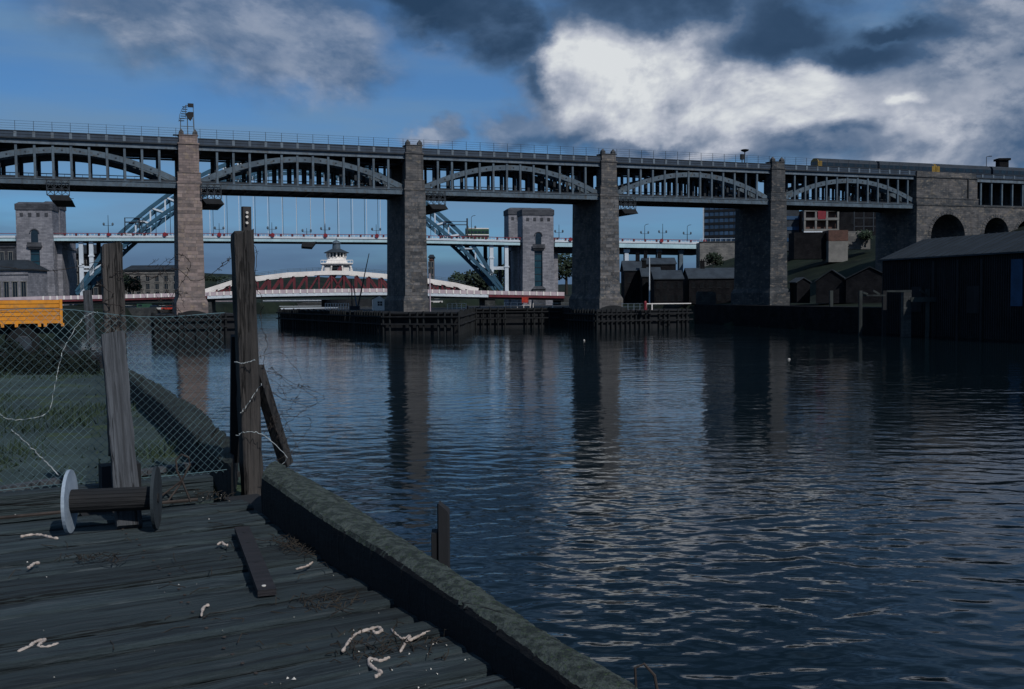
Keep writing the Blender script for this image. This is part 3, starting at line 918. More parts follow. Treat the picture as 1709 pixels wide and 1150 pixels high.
# ------------------------------------------------------------------ timber fenders round the piers
def fender(name, label, frame, poly, ztop, spacing, pile_mat, face_mat, group='timber fenders round the bridge piers', cat='fender', z_low=-2.5):
    t = thing(name, label, cat, frame.o, frame.a, group)
    n = len(poly)
    cx_ = sum(p[0] for p in poly) / n; cy_ = sum(p[1] for p in poly) / n
    inner = [(cx_ + (p[0] - cx_) * .97, cy_ + (p[1] - cy_) * .97) for p in poly]
    MB().prism(inner, z_low, ztop - .35, 'z').build('core', face_mat, t)
    MB().prism(poly, ztop - .35, ztop, 'z').build('deck', face_mat, t)
    pile = MB().tube([(0, 0, z_low), (0, 0, ztop + .25)], .19, 7).mesh('pile', pile_mat)
    wal = MB()
    count = 0
    for i in range(n):
        a = Vector(poly[i]); c = Vector(poly[(i + 1) % n])
        ln = (c - a).length; k = max(1, int(ln / spacing))
        nrm = Vector(((c - a).y, -(c - a).x)).normalized()
        if nrm.dot(a - Vector((cx_, cy_))) < 0: nrm = -nrm
        for j in range(k):
            p = a + (c - a) * (j / k) + nrm * .1
            wd = frame.world(p.x, p.y, 0)
            if (frame.e1 * nrm.x + frame.e2 * nrm.y).dot(wd) > 0: continue
            if count > 110 or RN.random() < .16: continue
            count += 1
            place('pile', pile, t, (p.x + RN.uniform(-.08, .08), p.y + RN.uniform(-.03, .03), RN.uniform(-.25, .15)))
        for zz in (ztop - .8, ztop - 2.2):
            o = nrm * .34
            wal.bar((a.x + o.x, a.y + o.y, zz), (c.x + o.x, c.y + o.y, zz), .2, .28)
    wal.build('waling', face_mat, t)
    return t
fender('timber_fender', 'dark timber fender around the foot of the pinkish pier with the signal gantry', BR, [(-6.6, -4.2), (7.6, -4.2), (8.2, 2), (7.6, 17), (-5.0, 17), (-6.6, 9)], 4.3, 1.0, S['pile_d'], S['timber_d'])
def cap_mound(x, label):
    pass
p3 = 2 * L
fender('timber_fender', 'broken dark timber fender in front of the pier beside the flagpole', BR, [(p3 - 4.2, -3.4), (p3 + 19, -2.2), (p3 + 18.6, 4), (p3 + 3.4, 14.5), (p3 - 3.4, 15), (p3 - 4.6, 8)], 4.0, 1.15, S['pile_d'], S['timber_d'])
for s, lab in ((0, 'rounded dark stone apron at the foot of the pier with the signal gantry'), (2, 'rounded dark stone apron at the foot of the pier beside the flagpole')):
    q = MB(); x = s * L
    prof = [(x - 3.4 + 6.8 * i / 12, 4.0 + 1.0 * math.sin(math.pi * i / 12)) for i in range(13)]
    q.prism([(x - 3.4, 3.6)] + prof + [(x + 3.4, 3.6)], -3.2, -1.0)
    o = q.build('pier_apron', S['mud'])
    o.location = BR.o; o.rotation_euler = (0, 0, BR.a)
    tag(o, lab, 'apron')

# long jetty of the swing bridge, round the second pier
W2 = Frame(0, 0, 0)
def wpt(px, py, z): 
    p = atz(px, py, z); return (p.x, p.y)
A_ = wpt(766, 559.5, 0); B_ = wpt(640, 559, 0); C_ = wpt(464, 545, 0)
D_ = (C_[0] + 20, C_[1] + 34); E_ = (A_[0] + 2, A_[1] + 60)
fender('timber_jetty', 'long black timber jetty running from the bridge pier to the swing bridge', W2, [A_, B_, C_, D_, E_], 4.25, 1.35, S['pile_d'], S['timber_d'], None, 'jetty')
F_ = wpt(782, 548, 0); G_ = wpt(952, 546, 0)
fender('timber_jetty', 'black timber jetty with white railings below the end of the swing bridge', W2, [F_, G_, (G_[0] + 4, G_[1] + 60), (F_[0] - 3, F_[1] + 60)], 4.4, 1.6, S['pile_d'], S['timber_d'], None, 'jetty')

# ------------------------------------------------------------------ steel arch road bridge
TY = Frame(-168.0, 362.0, math.atan2(36.0, 179.5))
arch = thing('arch_bridge', 'blue steel arch road bridge with a pale deck seen beyond the railway bridge', 'bridge', TY.o, TY.a)
topline = [(-420, 391), (-60, 389.5), (105, 389.0), (290, 389.0), (440, 390), (640, 391.5), (760, 394), (850, 396), (930, 397), (1033, 398.2), (1172, 400.5)]
def strip(name, m, dy0, dy1, ly0, ly1, xa, xb, parent=arch, frame=TY, line=topline):
    """a band following the deck line: dy in photograph pixels below it at the near face"""
    xs = sorted(set([xa, xb] + [p[0] for p in line if xa < p[0] < xb]))
    b = MB()
    P = [frame.loc(x, interp(x, line) + dy0, ly0) for x in xs]
    Q = [frame.loc(x, interp(x, line) + dy1, ly0) for x in xs]
    for i in range(len(xs) - 1):
        b.prism([(Q[i][0], Q[i][1]), (Q[i + 1][0], Q[i + 1][1]), (P[i + 1][0], P[i + 1][1]), (P[i][0], P[i][1])], ly0, ly1)
    return b.build(name, m, parent)
strip('rail', S['red'], 0.0, 0.9, 0, .2, -420, 1172)
strip('parapet', S['ice'], 4.0, 7.6, -.05, .25, -420, 868)
strip('girder', S['iron_d'], 7.6, 8.8, .1, .4, -420, 868)
strip('girder', S['cyan'], 8.8, 13.0, 0, .5, -420, 868)
strip('deck', S['iron_d'], 8.8, 13.2, .52, 16.8, -420, 1172)
strip('parapet', S['ice'], 3.2, 7.0, -.05, .25, 926, 1172)
strip('girder', S['iron_d'], 7.0, 8.0, .1, .4, 926, 1172)
strip('girder', S['cyan'], 8.0, 14.8, 0, .5, 926, 1172)
strip('deck', S['black'], 13.3, 24, 2.5, 14, 926, 1172)
strip('parapet', S['ice'], 4.0, 7.6, 16.81, 17.0, -420, 1172)
bal = MB()
for px in np.arange(108, 1172, 6.2):
    x, z = TY.loc(px, interp(px, topline), 0.1); x2, z2 = TY.loc(px, interp(px, topline) + 4, .1)
    bal.box(x - .1, x + .1, .05, .15, z2, z)
tag(bal.build('baluster', S['ice'], arch), kind='stuff')
bal = MB()
for px in np.arange(108, 1172, 19):
    x, z = TY.loc(px, interp(px, topline) + .4, -.1); x2, z2 = TY.loc(px, interp(px, topline) + 4, -.1)
    MB().box(x - .35, x + .35, -.2, 0, z2, z).build('rail_post', S['darkred'], arch)
for px in (181, 275, 366, 455, 543, 629, 952, 1104, 1176):
    x, z = TY.loc(px, interp(px, topline) + 2.2, -.2)
    rr = .75 if px not in (181,) else .6
    o = MB().lathe([(rr, -.12), (rr, .12)], 14).build('roundel', S['red'], arch)
    o.location = (x, -.35, z); o.rotation_euler = (math.pi / 2, 0, 0)

# the arch itself
TXA, ZA = TY.loc(128, 491, 1.5)
TXB, ZB = TY.loc(838, 486, 1.5)
NP = 30
def chord(t):
    zl = ZA + (ZB - ZA) * t + 4 * 45.4 * t * (1 - t)
    e = min(t, 1 - t)
    dep = 5.2 * min(1, e / .07) + .8 * min(1, e / .4)
    return TXA + (TXB - TXA) * t, zl, zl + max(dep, .9)
for ly in (1.5, 15.0):
    for top, m in ((0, S['teal']), (1, S['teal'])):
        b = MB()
        for i in range(NP):
            a = chord(i / NP); c = chord((i + 1) / NP)
            b.bar((a[0], ly, a[1 + top]), (c[0], ly, c[1 + top]), 1.0, 1.25)
        b.build('arch_chord', m, arch)
    for i in range(1, NP):
        a = chord(i / NP)
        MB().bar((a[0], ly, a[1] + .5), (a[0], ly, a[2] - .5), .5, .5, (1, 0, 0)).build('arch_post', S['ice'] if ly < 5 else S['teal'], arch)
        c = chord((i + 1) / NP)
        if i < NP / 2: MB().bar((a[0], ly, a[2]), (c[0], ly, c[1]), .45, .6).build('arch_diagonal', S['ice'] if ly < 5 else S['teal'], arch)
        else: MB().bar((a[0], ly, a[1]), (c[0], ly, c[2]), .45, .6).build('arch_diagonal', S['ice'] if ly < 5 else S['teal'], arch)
cb = MB()
for i in range(1, NP, 1):
    a = chord(i / NP)
    cb.bar((a[0], 1.9, a[2]), (a[0], 14.6, a[2]), .4, .5)
    c = chord((i + 1) / NP)
    cb.bar((a[0], 1.9, a[1]), (c[0], 14.6, c[1]), .3, .4)
cb.build('cross_brace', S['teal'], arch)
for i in range(5, NP - 4):
    a = chord(i / NP)
    dz = TY.loc(440, 394, 0)[1]
    for ly in (1.5, 15.0):
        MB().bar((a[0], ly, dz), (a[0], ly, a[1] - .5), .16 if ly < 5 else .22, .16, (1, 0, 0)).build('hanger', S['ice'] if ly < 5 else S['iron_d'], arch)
for px, yb in ((135, 489), (152, 455), (820, 455), (845, 484)):
    x, zt = TY.loc(px, interp(px, topline) + 12.9, 1.5)
    zb = TY.loc(px, yb, 1.5)[1]
    for ly in (1.5, 15):
        b = MB(); b.box(x - .7, x + .7, ly - .5, ly + .5, zb - 1, zt); b.box(x - .95, x + .95, ly - .7, ly + .7, (zt + zb) / 2, (zt + zb) / 2 + .6)
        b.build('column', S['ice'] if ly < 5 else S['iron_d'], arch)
for pa, pb, py in ((135, 155, 446), (135, 155, 452), (820, 845, 446.5), (820, 845, 448.5)):
    xa, z = TY.loc(pa, py, 1.5); xb, _ = TY.loc(pb, py, 1.5)
    MB().bar((xa, 1.5, z), (xb, 1.5, z), .5, .7).build('column_strut', S['ice'], arch)
x, z = TY.loc(518, 405, -1.2)
MB().prism([(x - 3, z), (x + 2.2, z + .4), (x + .6, z - 1.7), (x - 3.3, z - 1.4)], -1.6, 16).build('travelling_cradle', S['black'], arch)
x, z = TY.loc(223, 372, 1.5)
MB().box(x - 3, x + 4, .5, 1.0, z, z + .4).box(x - 3, x + 4, .5, 1.0, z + 1.6, z + 1.8).box(x - 3, x - 2.7, .5, 1, z - 4, z + 1.8).box(x + 2, x + 2.3, .5, 1, z - 4, z + 1.6).build('inspection_platform', S['iron_d'], arch)
x, z = TY.loc(762, 376, 1.5)
MB().box(x - 5, x + 4, .5, 1.0, z, z + .3).box(x - 5, x + 4, .5, 1.0, z + 1.3, z + 1.5).box(x + 3.7, x + 4.2, .4, 1.1, z - 4, z + 2.6).build('inspection_platform', S['iron_d'], arch)
# approach piers
for px in (1046, 1100, 1137):
    x, z = TY.loc(px, 416, 2)
    MB().box(x - .8, x + .8, 2, 4, 3, z).box(x - 1.2, x + 1.2, 1.8, 4.2, z - 1.2, z).build('approach_column', S['ice'] if px == 1046 else S['iron'], arch)

def tower(px0, px1, pyt, ly0, depth, detail, label, st):
    x0, zt = TY.loc(px0, pyt, ly0); x1, _ = TY.loc(px1, pyt, ly0)
    w = (x1 - x0); h = zt
    t = thing('bridge_tower', label, 'tower', TY.world((x0 + x1) / 2, ly0, 0), TY.a, 'granite towers of the arch bridge')
    hw = w / 2
    hq = h - 2.8
    b = MB()
    nw = .13 * w
    zb_, zn = 10.5, h * .62
    # front left, front right and back mass leave a tall window slot
    bt = .03 * w
    b.frustum((-hw - bt, -nw, 0, 1.6), (-hw, -nw, 0.25, 1.6), 3, zn)
    b.frustum((nw, hw + bt, 0, 1.6), (nw, hw, 0.25, 1.6), 3, zn)
    b.box(-nw, nw, 0.05, 1.6, 3, zb_)
    b.box(-hw, hw, .25, 1.6, zn, hq)
    b.frustum((-hw - bt, hw + bt, 1.6, depth), (-hw, hw, 1.6, depth - .2), 3, hq)
    place('shaft', b.mesh('shaft', st), t)
    c = MB(); c.box(-hw - .25, hw + .25, 0, depth, hq + .001, hq + 2.1); c.frustum((-hw - .1, hw + .1, .2, depth - .2), (-hw + .9, hw - .9, 1.2, depth - 1.2), hq + 2.1, hq + 2.8)
    place('parapet', c.mesh('parapet', S['granite_d']), t)
    fr = MB().box(-.55, .55, .15, .25, hq - 2.3, hq - 1.0).mesh('frieze_panel', S['granite_d'])
    for k in range(4):
        place('frieze_panel', fr, t, (-hw + w * (k + .7) / 4.4, 0, 0))
    if detail:
        g = MB().box(-nw, nw, .9, 1.58, zb_, zn); place('stair_window', g.mesh('stair_window', S['tealglass']), t)
        mu = MB()
        k = 0
        while zb_ + 2 + k * 2.6 < zn:
            mu.box(-nw, nw, .75, .9, zb_ + 2 + k * 2.6, zb_ + 2.2 + k * 2.6); k += 1
        place('glazing_bar', mu.mesh('glazing_bar', S['iron_d']), t)
        zc = zn + .5
        bl = MB(); bl.box(-nw - .9, nw + .9, -.7, .6, zn, zn + .5); bl.box(-nw - .8, nw + .8, -.65, -.45, zn + .5, zn + 1.5)
        bl.frustum((-nw - .3, nw + .3, -.1, .4), (-nw - .9, nw + .9, -.6, .4), zn - .9, zn)
        place('balcony', bl.mesh('balcony', S['granite_d']), t)
        poly = [(-1.15, zc + 1)] + [(-1.15 * math.cos(a), zc + 4.2 + 1.15 * math.sin(a)) for a in np.linspace(0, math.pi, 9)] + [(1.15, zc + 1)]
        n = MB().prism(poly, .18, .26); place('niche_window', n.mesh('niche_window', S['glass']), t)
        hd = MB()
        P = [(-1.5 * math.cos(a), zc + 4.2 + 1.5 * math.sin(a)) for a in np.linspace(0, math.pi, 11)]
        for u, v in zip(P, P[1:]): hd.bar((u[0], .15, u[1]), (v[0], .15, v[1]), .3, .45, (0, 1, 0))
        place('window_hood', hd.mesh('window_hood', S['granite_d']), t)
        d = MB(); d.box(-nw - .9, nw + .9, -.9, 0, 3, 9.5); d.frustum((-nw - 1.2, nw + 1.2, -1.2, 0), (-nw, nw, -.4, 0), 9.5, 10.6)
        place('doorcase', d.mesh('doorcase', S['granite_d']), t)
    return t
tower(25, 86, 336.5, -1.5, 10.0, True, 'lit granite bridge tower with tall window above the yellow trailer', S['granite'])
tower(70, 99, 335.5, 19.0, 10.0, False, 'second granite tower half hidden behind the one above the yellow trailer', S['granite'])
tower(872.5, 924, 346.5, -1.5, 10.0, True, 'granite bridge tower with teal window beside the bridge pier', S['granite'])
tower(849, 890, 346, 19.0, 10.0, False, 'granite tower half hidden behind the one with the teal window', S['granite'])
def pedestal(px0, px1, pyt, ly0, ly1, lab):
    x0, zt = TY.loc(px0, pyt, ly0); x1, _ = TY.loc(px1, pyt, ly0)
    b = MB().box(x0, x1, ly0, ly1, 3, zt)
    b.box(x0 - .4, x1 + .4, ly0 - .4, ly1, zt - 3.4, zt - 2.6).box(x0 - .4, x1 + .4, ly0 - .4, ly1, zt, zt + 1.1)
    o = b.build('road_abutment', S['granite'], None); o.location = TY.o; o.rotation_euler = (0, 0, TY.a)
    tag(o, lab, 'abutment')
pedestal(88, 103, 398, 4.2, 27, 'stone abutment carrying the road deck behind the lit tower')
pedestal(864, 873, 401, 4.2, 27, 'stone abutment carrying the road deck left of the teal-windowed tower')
pedestal(924.5, 931, 401, 4.2, 27, 'stone abutment between the teal-windowed tower and the approach span')

# lamps along the road deck
lamp0 = None
for px, hpx in ((181, 30), (239, 22), (366, 17), (454, 19), (512, 10), (543, 18), (628, 17), (787, 32), (933, 22), (1076, 22), (1106, 26), (1147, 22)):
    x, z = TY.loc(px, interp(px, topline) + 2, 1.0)
    x2, z2 = TY.loc(px, interp(px, topline) - hpx, 1.0)
    hgt = z2 - z
    lab = {181: 'street lamp on the road deck above the blue column', 239: 'street lamp where the steel arch rises through the deck', 366: 'ornate street lamp on the road deck just past the signal pier',
           454: 'street lamp on the deck above the tall plank of the fence post', 512: 'short street lamp above the dark travelling cradle', 543: 'street lamp on the deck above the white control tower',
           628: 'street lamp on the deck next to the dark pier side', 787: 'tall street lamp behind the green bus', 933: 'street lamp beyond the teal-windowed tower', 1076: 'hooked street lamp above the pale blue approach girder',
           1106: 'tall street lamp above the red roundel of the approach span', 1147: 'hooked street lamp near the tower block'}[px]
    t = thing('street_lamp', lab, 'street lamp', TY.world(x, 1.0, z), TY.a, 'lamps along the arch bridge')
    b = MB().tube([(0, 0, 0), (0, 0, hgt)], [.16, .08], 6)
    place('post', b.mesh('post', S['iron_d']), t)
    ar = MB(); ar.bar((-1.5, 0, hgt * .45), (1.5, 0, hgt * .45), .12)
    if px in (1076, 1147, 787): ar.tube([(0, 0, hgt), (.5, 0, hgt + .5), (1.6, 0, hgt + .7)], .1, 5)
    place('arm', ar.mesh('arm', S['iron_d']), t)
    lm = MB().lathe([(.1, 0), (.4, .3), (.32, .9), (.05, 1.1)], 8).mesh('lantern', S['iron'])
    for xx in (-1.5, 1.5): place('lantern', lm, t, (xx, 0, hgt * .45))

# green double-deck bus
x0, z0 = TY.loc(778, 395, 5.0); x1, z1 = TY.loc(816, 382, 5.0)
t = thing('bus', 'green double-deck bus with a cream roof crossing the arch bridge', 'bus', TY.world(x0, 5.0, z0 - 1.2), TY.a)
ln = x1 - x0; hh = z1 - z0 + 1.2
prof = [(0, .4), (0, hh - .3), (.2, hh), (2.2, hh), (2.4, hh - .3), (2.4, .4)]
place('body', MB().prism(prof, 0, ln, 'x').mesh('body', S['busgreen']), t)
place('roof', MB().box(.05, ln - .05, .1, 2.3, hh + .002, hh + .35).mesh('roof', S['white']), t)
place('band', MB().box(.02, ln - .02, -.04, -.005, hh * .42, hh * .5).mesh('band', S['white']), t)
wm = MB().box(-.55, .55, -.06, .0, 0, .75).mesh('window', S['glass'])
for k in range(6):
    for zz in (hh * .6, hh * .24): place('window', wm, t, (.9 + (ln - 1.8) * k / 5, -.001, zz))
for xx in (1.6, ln - 1.8):
    place('wheel', MB().lathe([(.48, -.12), (.48, .12)], 12).mesh('wheel', S['tyre']), t, (xx, .1, .48), (math.pi / 2, 0, 0))

# ------------------------------------------------------------------ swing bridge
p = at(560, 492, 318)
SW = Frame(p.x, p.y, rad(10.5))
swing = thing('swing_bridge', 'red and white swing bridge with bowed top chord and white control tower', 'bridge', SW.o, SW.a)
sline = [(-30, 497.5), (70, 494.5), (200, 491.8), (340, 488), (440, 484.2), (560, 482), (640, 481.5), (712, 483), (815, 485.2), (942, 487.5)]
def sw_strip(name, m, d0, d1, l0, l1, xa, xb): return strip(name, m, d0, d1, l0, l1, xa, xb, swing, SW, sline)
sw_strip('parapet', S['pink'], 0, 6.2, 0, .15, -30, 345)
sw_strip('parapet', S['pink'], 0, 6.2, 0, .15, 816, 942)
sw_strip('parapet', S['pink'], 0, 6.2, 0, .15, 346, 815)
sw_strip('fascia', S['darkred'], 6.3, 9.6, .1, .5, -30, 345)
sw_strip('fascia', S['darkred'], 6.3, 10.5, .1, .5, 816, 942)
sw_strip('fascia', S['ice'], 6.4, 11, .05, .5, 346, 815)
sw_strip('deck', S['black'], 9.0, 14, .6, 14, -30, 942)
sw_strip('parapet', S['pink'], 0, 6.2, 14.2, 14.4, -30, 942)
pm = []
for k, px in enumerate(np.arange(72, 942, 11.6)):
    x, zt = SW.loc(px, interp(px, sline) - .2, -.05); _, zb = SW.loc(px, interp(px, sline) + 6.2, -.05)
    MB().box(x - .2, x + .2, -.12, .0, zb, zt).build('parapet_post', S['white'], swing)
tl = [(340, 483.5), (386, 468.5), (419, 462.5), (480, 455), (537, 452.3), (560, 452), (587, 452.5), (646, 457.5), (711, 464.5), (760, 472), (798, 481)]
for ly in (.8, 13.2):
    b = MB()
    pts = [SW.loc(px, py + 3.2, .8) for px, py in tl]
    for u, v in zip(pts, pts[1:]): b.bar((u[0], ly, u[1]), (v[0], ly, v[1]), 1.0, 1.25)
    b.build('top_chord', S['white'], swing)
xa, xb = pts[0][0], pts[-1][0]
NV = 22
zd = SW.loc(560, 486, .8)[1]
zp = lambda x: interp(x, pts)
for ly in (.8, 13.2):
    for i in range(1, NV):
        x = xa + (xb - xa) * i / NV; xn = xa + (xb - xa) * (i + 1) / NV; xp = xa + (xb - xa) * (i - 1) / NV
        MB().bar((x, ly, zd - 1), (x, ly, zp(x) - .5), .5, .5, (1, 0, 0)).build('truss_post', S['darkred'], swing)
        o = xn if i < NV / 2 else xp
        MB().bar((x, ly + .3, zd - 1), (o, ly + .3, zp(o) - .5), .4, .5).build('truss_diagonal', S['darkred'], swing)
for ly in (.6, 13.4):
    hr = MB()
    for i in range(40):
        x = xa + 4 + (xb - xa - 8) * i / 40; xn = xa + 4 + (xb - xa - 8) * (i + 1) / 40
        for dz in (1.2, 1.7): hr.bar((x, ly, zp(x) + dz), (xn, ly, zp(xn) + dz), .07)
        hr.bar((x, ly, zp(x) + .5), (x, ly, zp(x) + 1.7), .07)
    hr.build('handrail', S['iron'], swing)
# control tower
cx0 = SW.loc(562, 450, 7)[0]
def swz(py): return SW.loc(562, py, 7)[1]
ct = thing('x', None, None); bpy.data.objects.remove(ct)
z0_, z1_, z2_, z3_, z4_ = swz(453.5), swz(441), swz(433), swz(422.5), swz(417)
hwid = 4.4
cab = MB()
for sx in (-1, 1):
    for yy in (3.0, 11.0):
        cab.bar((cx0 + sx * hwid * 1.08, yy, z0_ - .3), (cx0 + sx * hwid * .92, yy, z1_), .5, .5)
        cab.bar((cx0 + sx * hwid * .42, yy, z0_ - .3), (cx0 + sx * hwid * .36, yy, z1_), .45, .45)
for yy in (3.0, 11.0): cab.bar((cx0 - hwid, yy, z1_ - .25), (cx0 + hwid, yy, z1_ - .25), .45, .45)
cab.box(cx0 - hwid * .86, cx0 - hwid * .45, 3.3, 10.7, z0_ - .2, z0_ + 1.5); cab.box(cx0 + hwid * .45, cx0 + hwid * .86, 3.3, 10.7, z0_ - .2, z0_ + 1.5)
cabin = cab.build('control_tower', S['white'], swing)
MB().box(cx0 - hwid * .84, cx0 + hwid * .84, 4.0, 10.5, z0_, z1_ - .5).build('machinery_room', S['black'], cabin)
g = MB(); g.box(cx0 - hwid * 1.12, cx0 + hwid * 1.12, 2.2, 11.8, z1_, z1_ + .3)
g.box(cx0 - hwid * 1.12, cx0 + hwid * 1.12, 2.2, 2.35, z2_ - .5, z2_ - .3)
for k in range(13): 
    x = cx0 - hwid * 1.12 + hwid * 2.24 * k / 12; g.box(x - .05, x + .05, 2.2, 2.3, z1_ + .3, z2_ - .5)
g.frustum((cx0 - hwid * .75, cx0 + hwid * .75, 3.2, 10.8), (cx0 - hwid * .62, cx0 + hwid * .62, 3.6, 10.4), z1_ + .3, z2_)
g.build('balcony', S['white'], cabin)
rr = 2.95
MB().lathe([(rr, z2_), (rr, z2_ + .7)], 8, (cx0, 7)).build('cabin_wall', S['white'], cabin)
MB().lathe([(rr * .93, z2_ + .7), (rr * .93, z3_)], 8, (cx0, 7)).build('cabin_glass', S['glass'], cabin)
for k in range(8):
    for dd in (0, .5):
        a = 2 * math.pi * (k + dd) / 8
        r_ = rr * (1.0 if dd == 0 else .97)
        MB().bar((cx0 + r_ * math.cos(a), 7 + r_ * math.sin(a), z2_ + .6), (cx0 + r_ * math.cos(a), 7 + r_ * math.sin(a), z3_ + .1), .42 if dd == 0 else .25).build('mullion', S['white'], cabin)
MB().lathe([(rr + .95, z3_), (rr + 1.0, z3_ + .15), (rr * .8, z4_ - .15), (1.5, z4_ + .25)], 12, (cx0, 7)).build('cabin_roof', S['slate'], cabin)
MB().lathe([(1.3, z4_ + .2), (1.15, swz(407)), (1.45, swz(406.4)), (1.3, swz(405)), (.9, swz(402.5)), (.15, swz(400.5)), (.08, swz(397))], 12, (cx0, 7)).build('cupola', S['iron'], cabin)
MB().bar((cx0 + 1.2, 2.0, z1_ - 1), (cx0 - 2.0, 1.2, swz(470)), .5, .9).bar((cx0 - 2, 1.0, swz(470)), (cx0 - 3.6, .6, swz(484)), .35, .5).build('stairway', S['darkred'], cabin)
# pivot pier
q = MB(); xq = SW.loc(590, 500, 7)[0]
q.lathe([(10, 4.2), (10, zd - 2.6)], 24, (xq, 7)).build('pivot_pier', S['black'], swing)
for px in (70, 345, 816, 942):
    x, _ = SW.loc(px, 500, 3)
    MB().box(x - 1.6, x + 1.6, 1.0, 13, -2, zd - 2.2).build('end_pier', S['rubble'], swing)

# things on the jetty
p = at(633, 518.3, 222)
t = thing('hut', 'small white wooden hut with one window on the black jetty', 'hut', (p.x, p.y, 4.25), SW.a)
hw_, hd_, hhh = 1.35, 3.4, 2.35
place('wall', MB().prism([(-hw_, 0), (hw_, 0), (hw_, hhh), (.1, hhh + .75), (-hw_, hhh + .1)], 0, hd_).mesh('wall', S['white']), t)
rf = MB(); rf.bar((-hw_ - .2, -.1, hhh + .1), (.1, -.1, hhh + .85), .12, .12)
rf.add([(-hw_ - .25, -.2, hhh + .05), (.1, -.2, hhh + .82), (.1, hd_ + .2, hhh + .82), (-hw_ - .25, hd_ + .2, hhh + .05)], [(0, 1, 2, 3)])
rf.add([(.1, -.2, hhh + .83), (hw_ + .2, -.2, hhh - .05), (hw_ + .2, hd_ + .2, hhh - .05), (.1, hd_ + .2, hhh + .83)], [(0, 1, 2, 3)])
place('roof', rf.mesh('roof', S['slate']), t)
place('window', MB().box(-.35, .65, -.05, .0, 1.0, 1.95).mesh('window', S['glass']), t)
wf = MB().box(-.42, .72, -.07, -.05, .92, 1.0).box(-.42, .72, -.07, -.05, 1.95, 2.03).box(.12, .18, -.08, -.05, 1.0, 1.95).box(-.35, .65, -.08, -.05, 1.45, 1.5)
place('window_frame', wf.mesh('window_frame', S['white']), t)
p = at(658, 516, 215)
o = MB().box(-1.6, 1.6, 0, 2, 0, 1.1).prism([(-1.7, 1.1), (1.7, 1.1), (1.3, 1.5), (-1.3, 1.5)], -.1, 2.1).build('tool_chest', S['teal']); o.location = (p.x, p.y, 4.25)
tag(o, 'low blue chest on the black jetty beside the white hut', 'chest')
def mast(pxb, pyb, pxt, pyt, Y, label, m, r=.13):
    a = at(pxb, pyb, Y); c = at(pxt, pyt, Y)
    t = thing('derrick', label, 'derrick', (a.x, a.y, 4.25), 0)
    d = c - Vector((a.x, a.y, 4.25))
    place('boom', MB().tube([(0, 0, 0), d], [r, r * .6], 6).mesh('boom', m), t)
    place('winch', MB().box(-.6, .6, -.4, .4, 0, .9).mesh('winch', S['iron_d']), t)
    st = MB().tube([d * .98, (d.x * .5 - 1.2, .3, 0.2)], .03, 4)
    place('stay', st.mesh('stay', S['iron_d']), t)
mast(596, 517, 616, 423, 235, 'leaning dark derrick boom in front of the red trusses', S['iron_d'], .16)
mast(588, 517, 586, 466, 236, 'upright dark pole on the jetty in front of the red trusses', S['iron_d'], .13)
mast(596, 516, 590, 476, 234, 'short blue pole on the jetty beside the white railings', S['teal'], .16)
def railing(pa, pb, py, Y, hgt, n, label, m=S['white'], z0=4.25, rails=(1.0, .5)):
    a = at(pa, py, Y); c = at(pb, py, Y)
    t = thing('railing', label, 'railing', (a.x, a.y, z0), 0, 'white railings on the jetties')
    ln = c.x - a.x
    for k in range(n + 1):
        place('post', MB().box(-.06, .06, -.06, .06, 0, hgt).mesh('post', m), t, (ln * k / n, 0, 0))
    r = MB()
    for f in rails: r.box(-.1, ln + .1, -.05, .05, hgt * f - .06, hgt * f)
    place('rail', r.mesh('rail', m), t)
railing(543, 582, 516, 240, 1.5, 9, 'white railing below the control tower on the black jetty')
railing(747, 778, 517, 232, 1.3, 4, 'white railing behind the pier at the tip of the long jetty', rails=(1.0, .6, .25))
railing(842, 885, 517, 236, 1.4, 4, 'white railing on the jetty in front of the red van')
railing(890, 955, 517, 236, 1.2, 2, 'long thin white railing on the jetty up to the bridge pier', rails=(1.0,))
p = at(713, 517, 190)
o = MB().tube([(0, 0, 0), (0, 0, 7.5)], .12, 6).build('pole', S['pink']); o.location = (p.x, -0.6 + p.y - 3.0, 4.25); o.location = BR.world(L + 2.55, -1.8, 4.25)
tag(o, 'thin pinkish pole on the corner of the pier at the jetty tip', 'pole')
railing(1038, 1078, 521, 217, 1.4, 4, 'white railing at the foot of the pier beside the flagpole', S['iron_l'], 4.0)
o = MB().box(0, 9.6, -.08, .08, 1.2, 1.38).box(.0, .2, -.1, .1, 0, 1.4).box(1.2, 1.4, -.08, .08, 0, 1.2).build('boom_barrier', S['white'])
p = at(1078, 520, 217); o.location = (p.x, p.y, 4.0); o.rotation_euler = (0, 0, .05)
tag(o, 'long white boom laid level over the broken timber fender', 'barrier')
o = MB().lathe([(.35, 0), (.3, .8), (.3, 1.6), (.15, 1.9)], 10).build('fire_hydrant', S['red']); p = at(1077, 521, 216.6); o.location = (p.x, p.y, 4.0)
tag(o, 'red bollard at the end of the white boom on the fender', 'bollard')
p = at(1084, 490, 268)
o = MB().tube([(0, 0, 0), (0, 0, at(1084, 428, 268).z - 5.0)], [.2, .12], 8).build('flagpole', S['ice']); o.location = (p.x, p.y, 5.0)
tag(o, 'tall white flagpole among the dark riverside houses', 'flagpole')

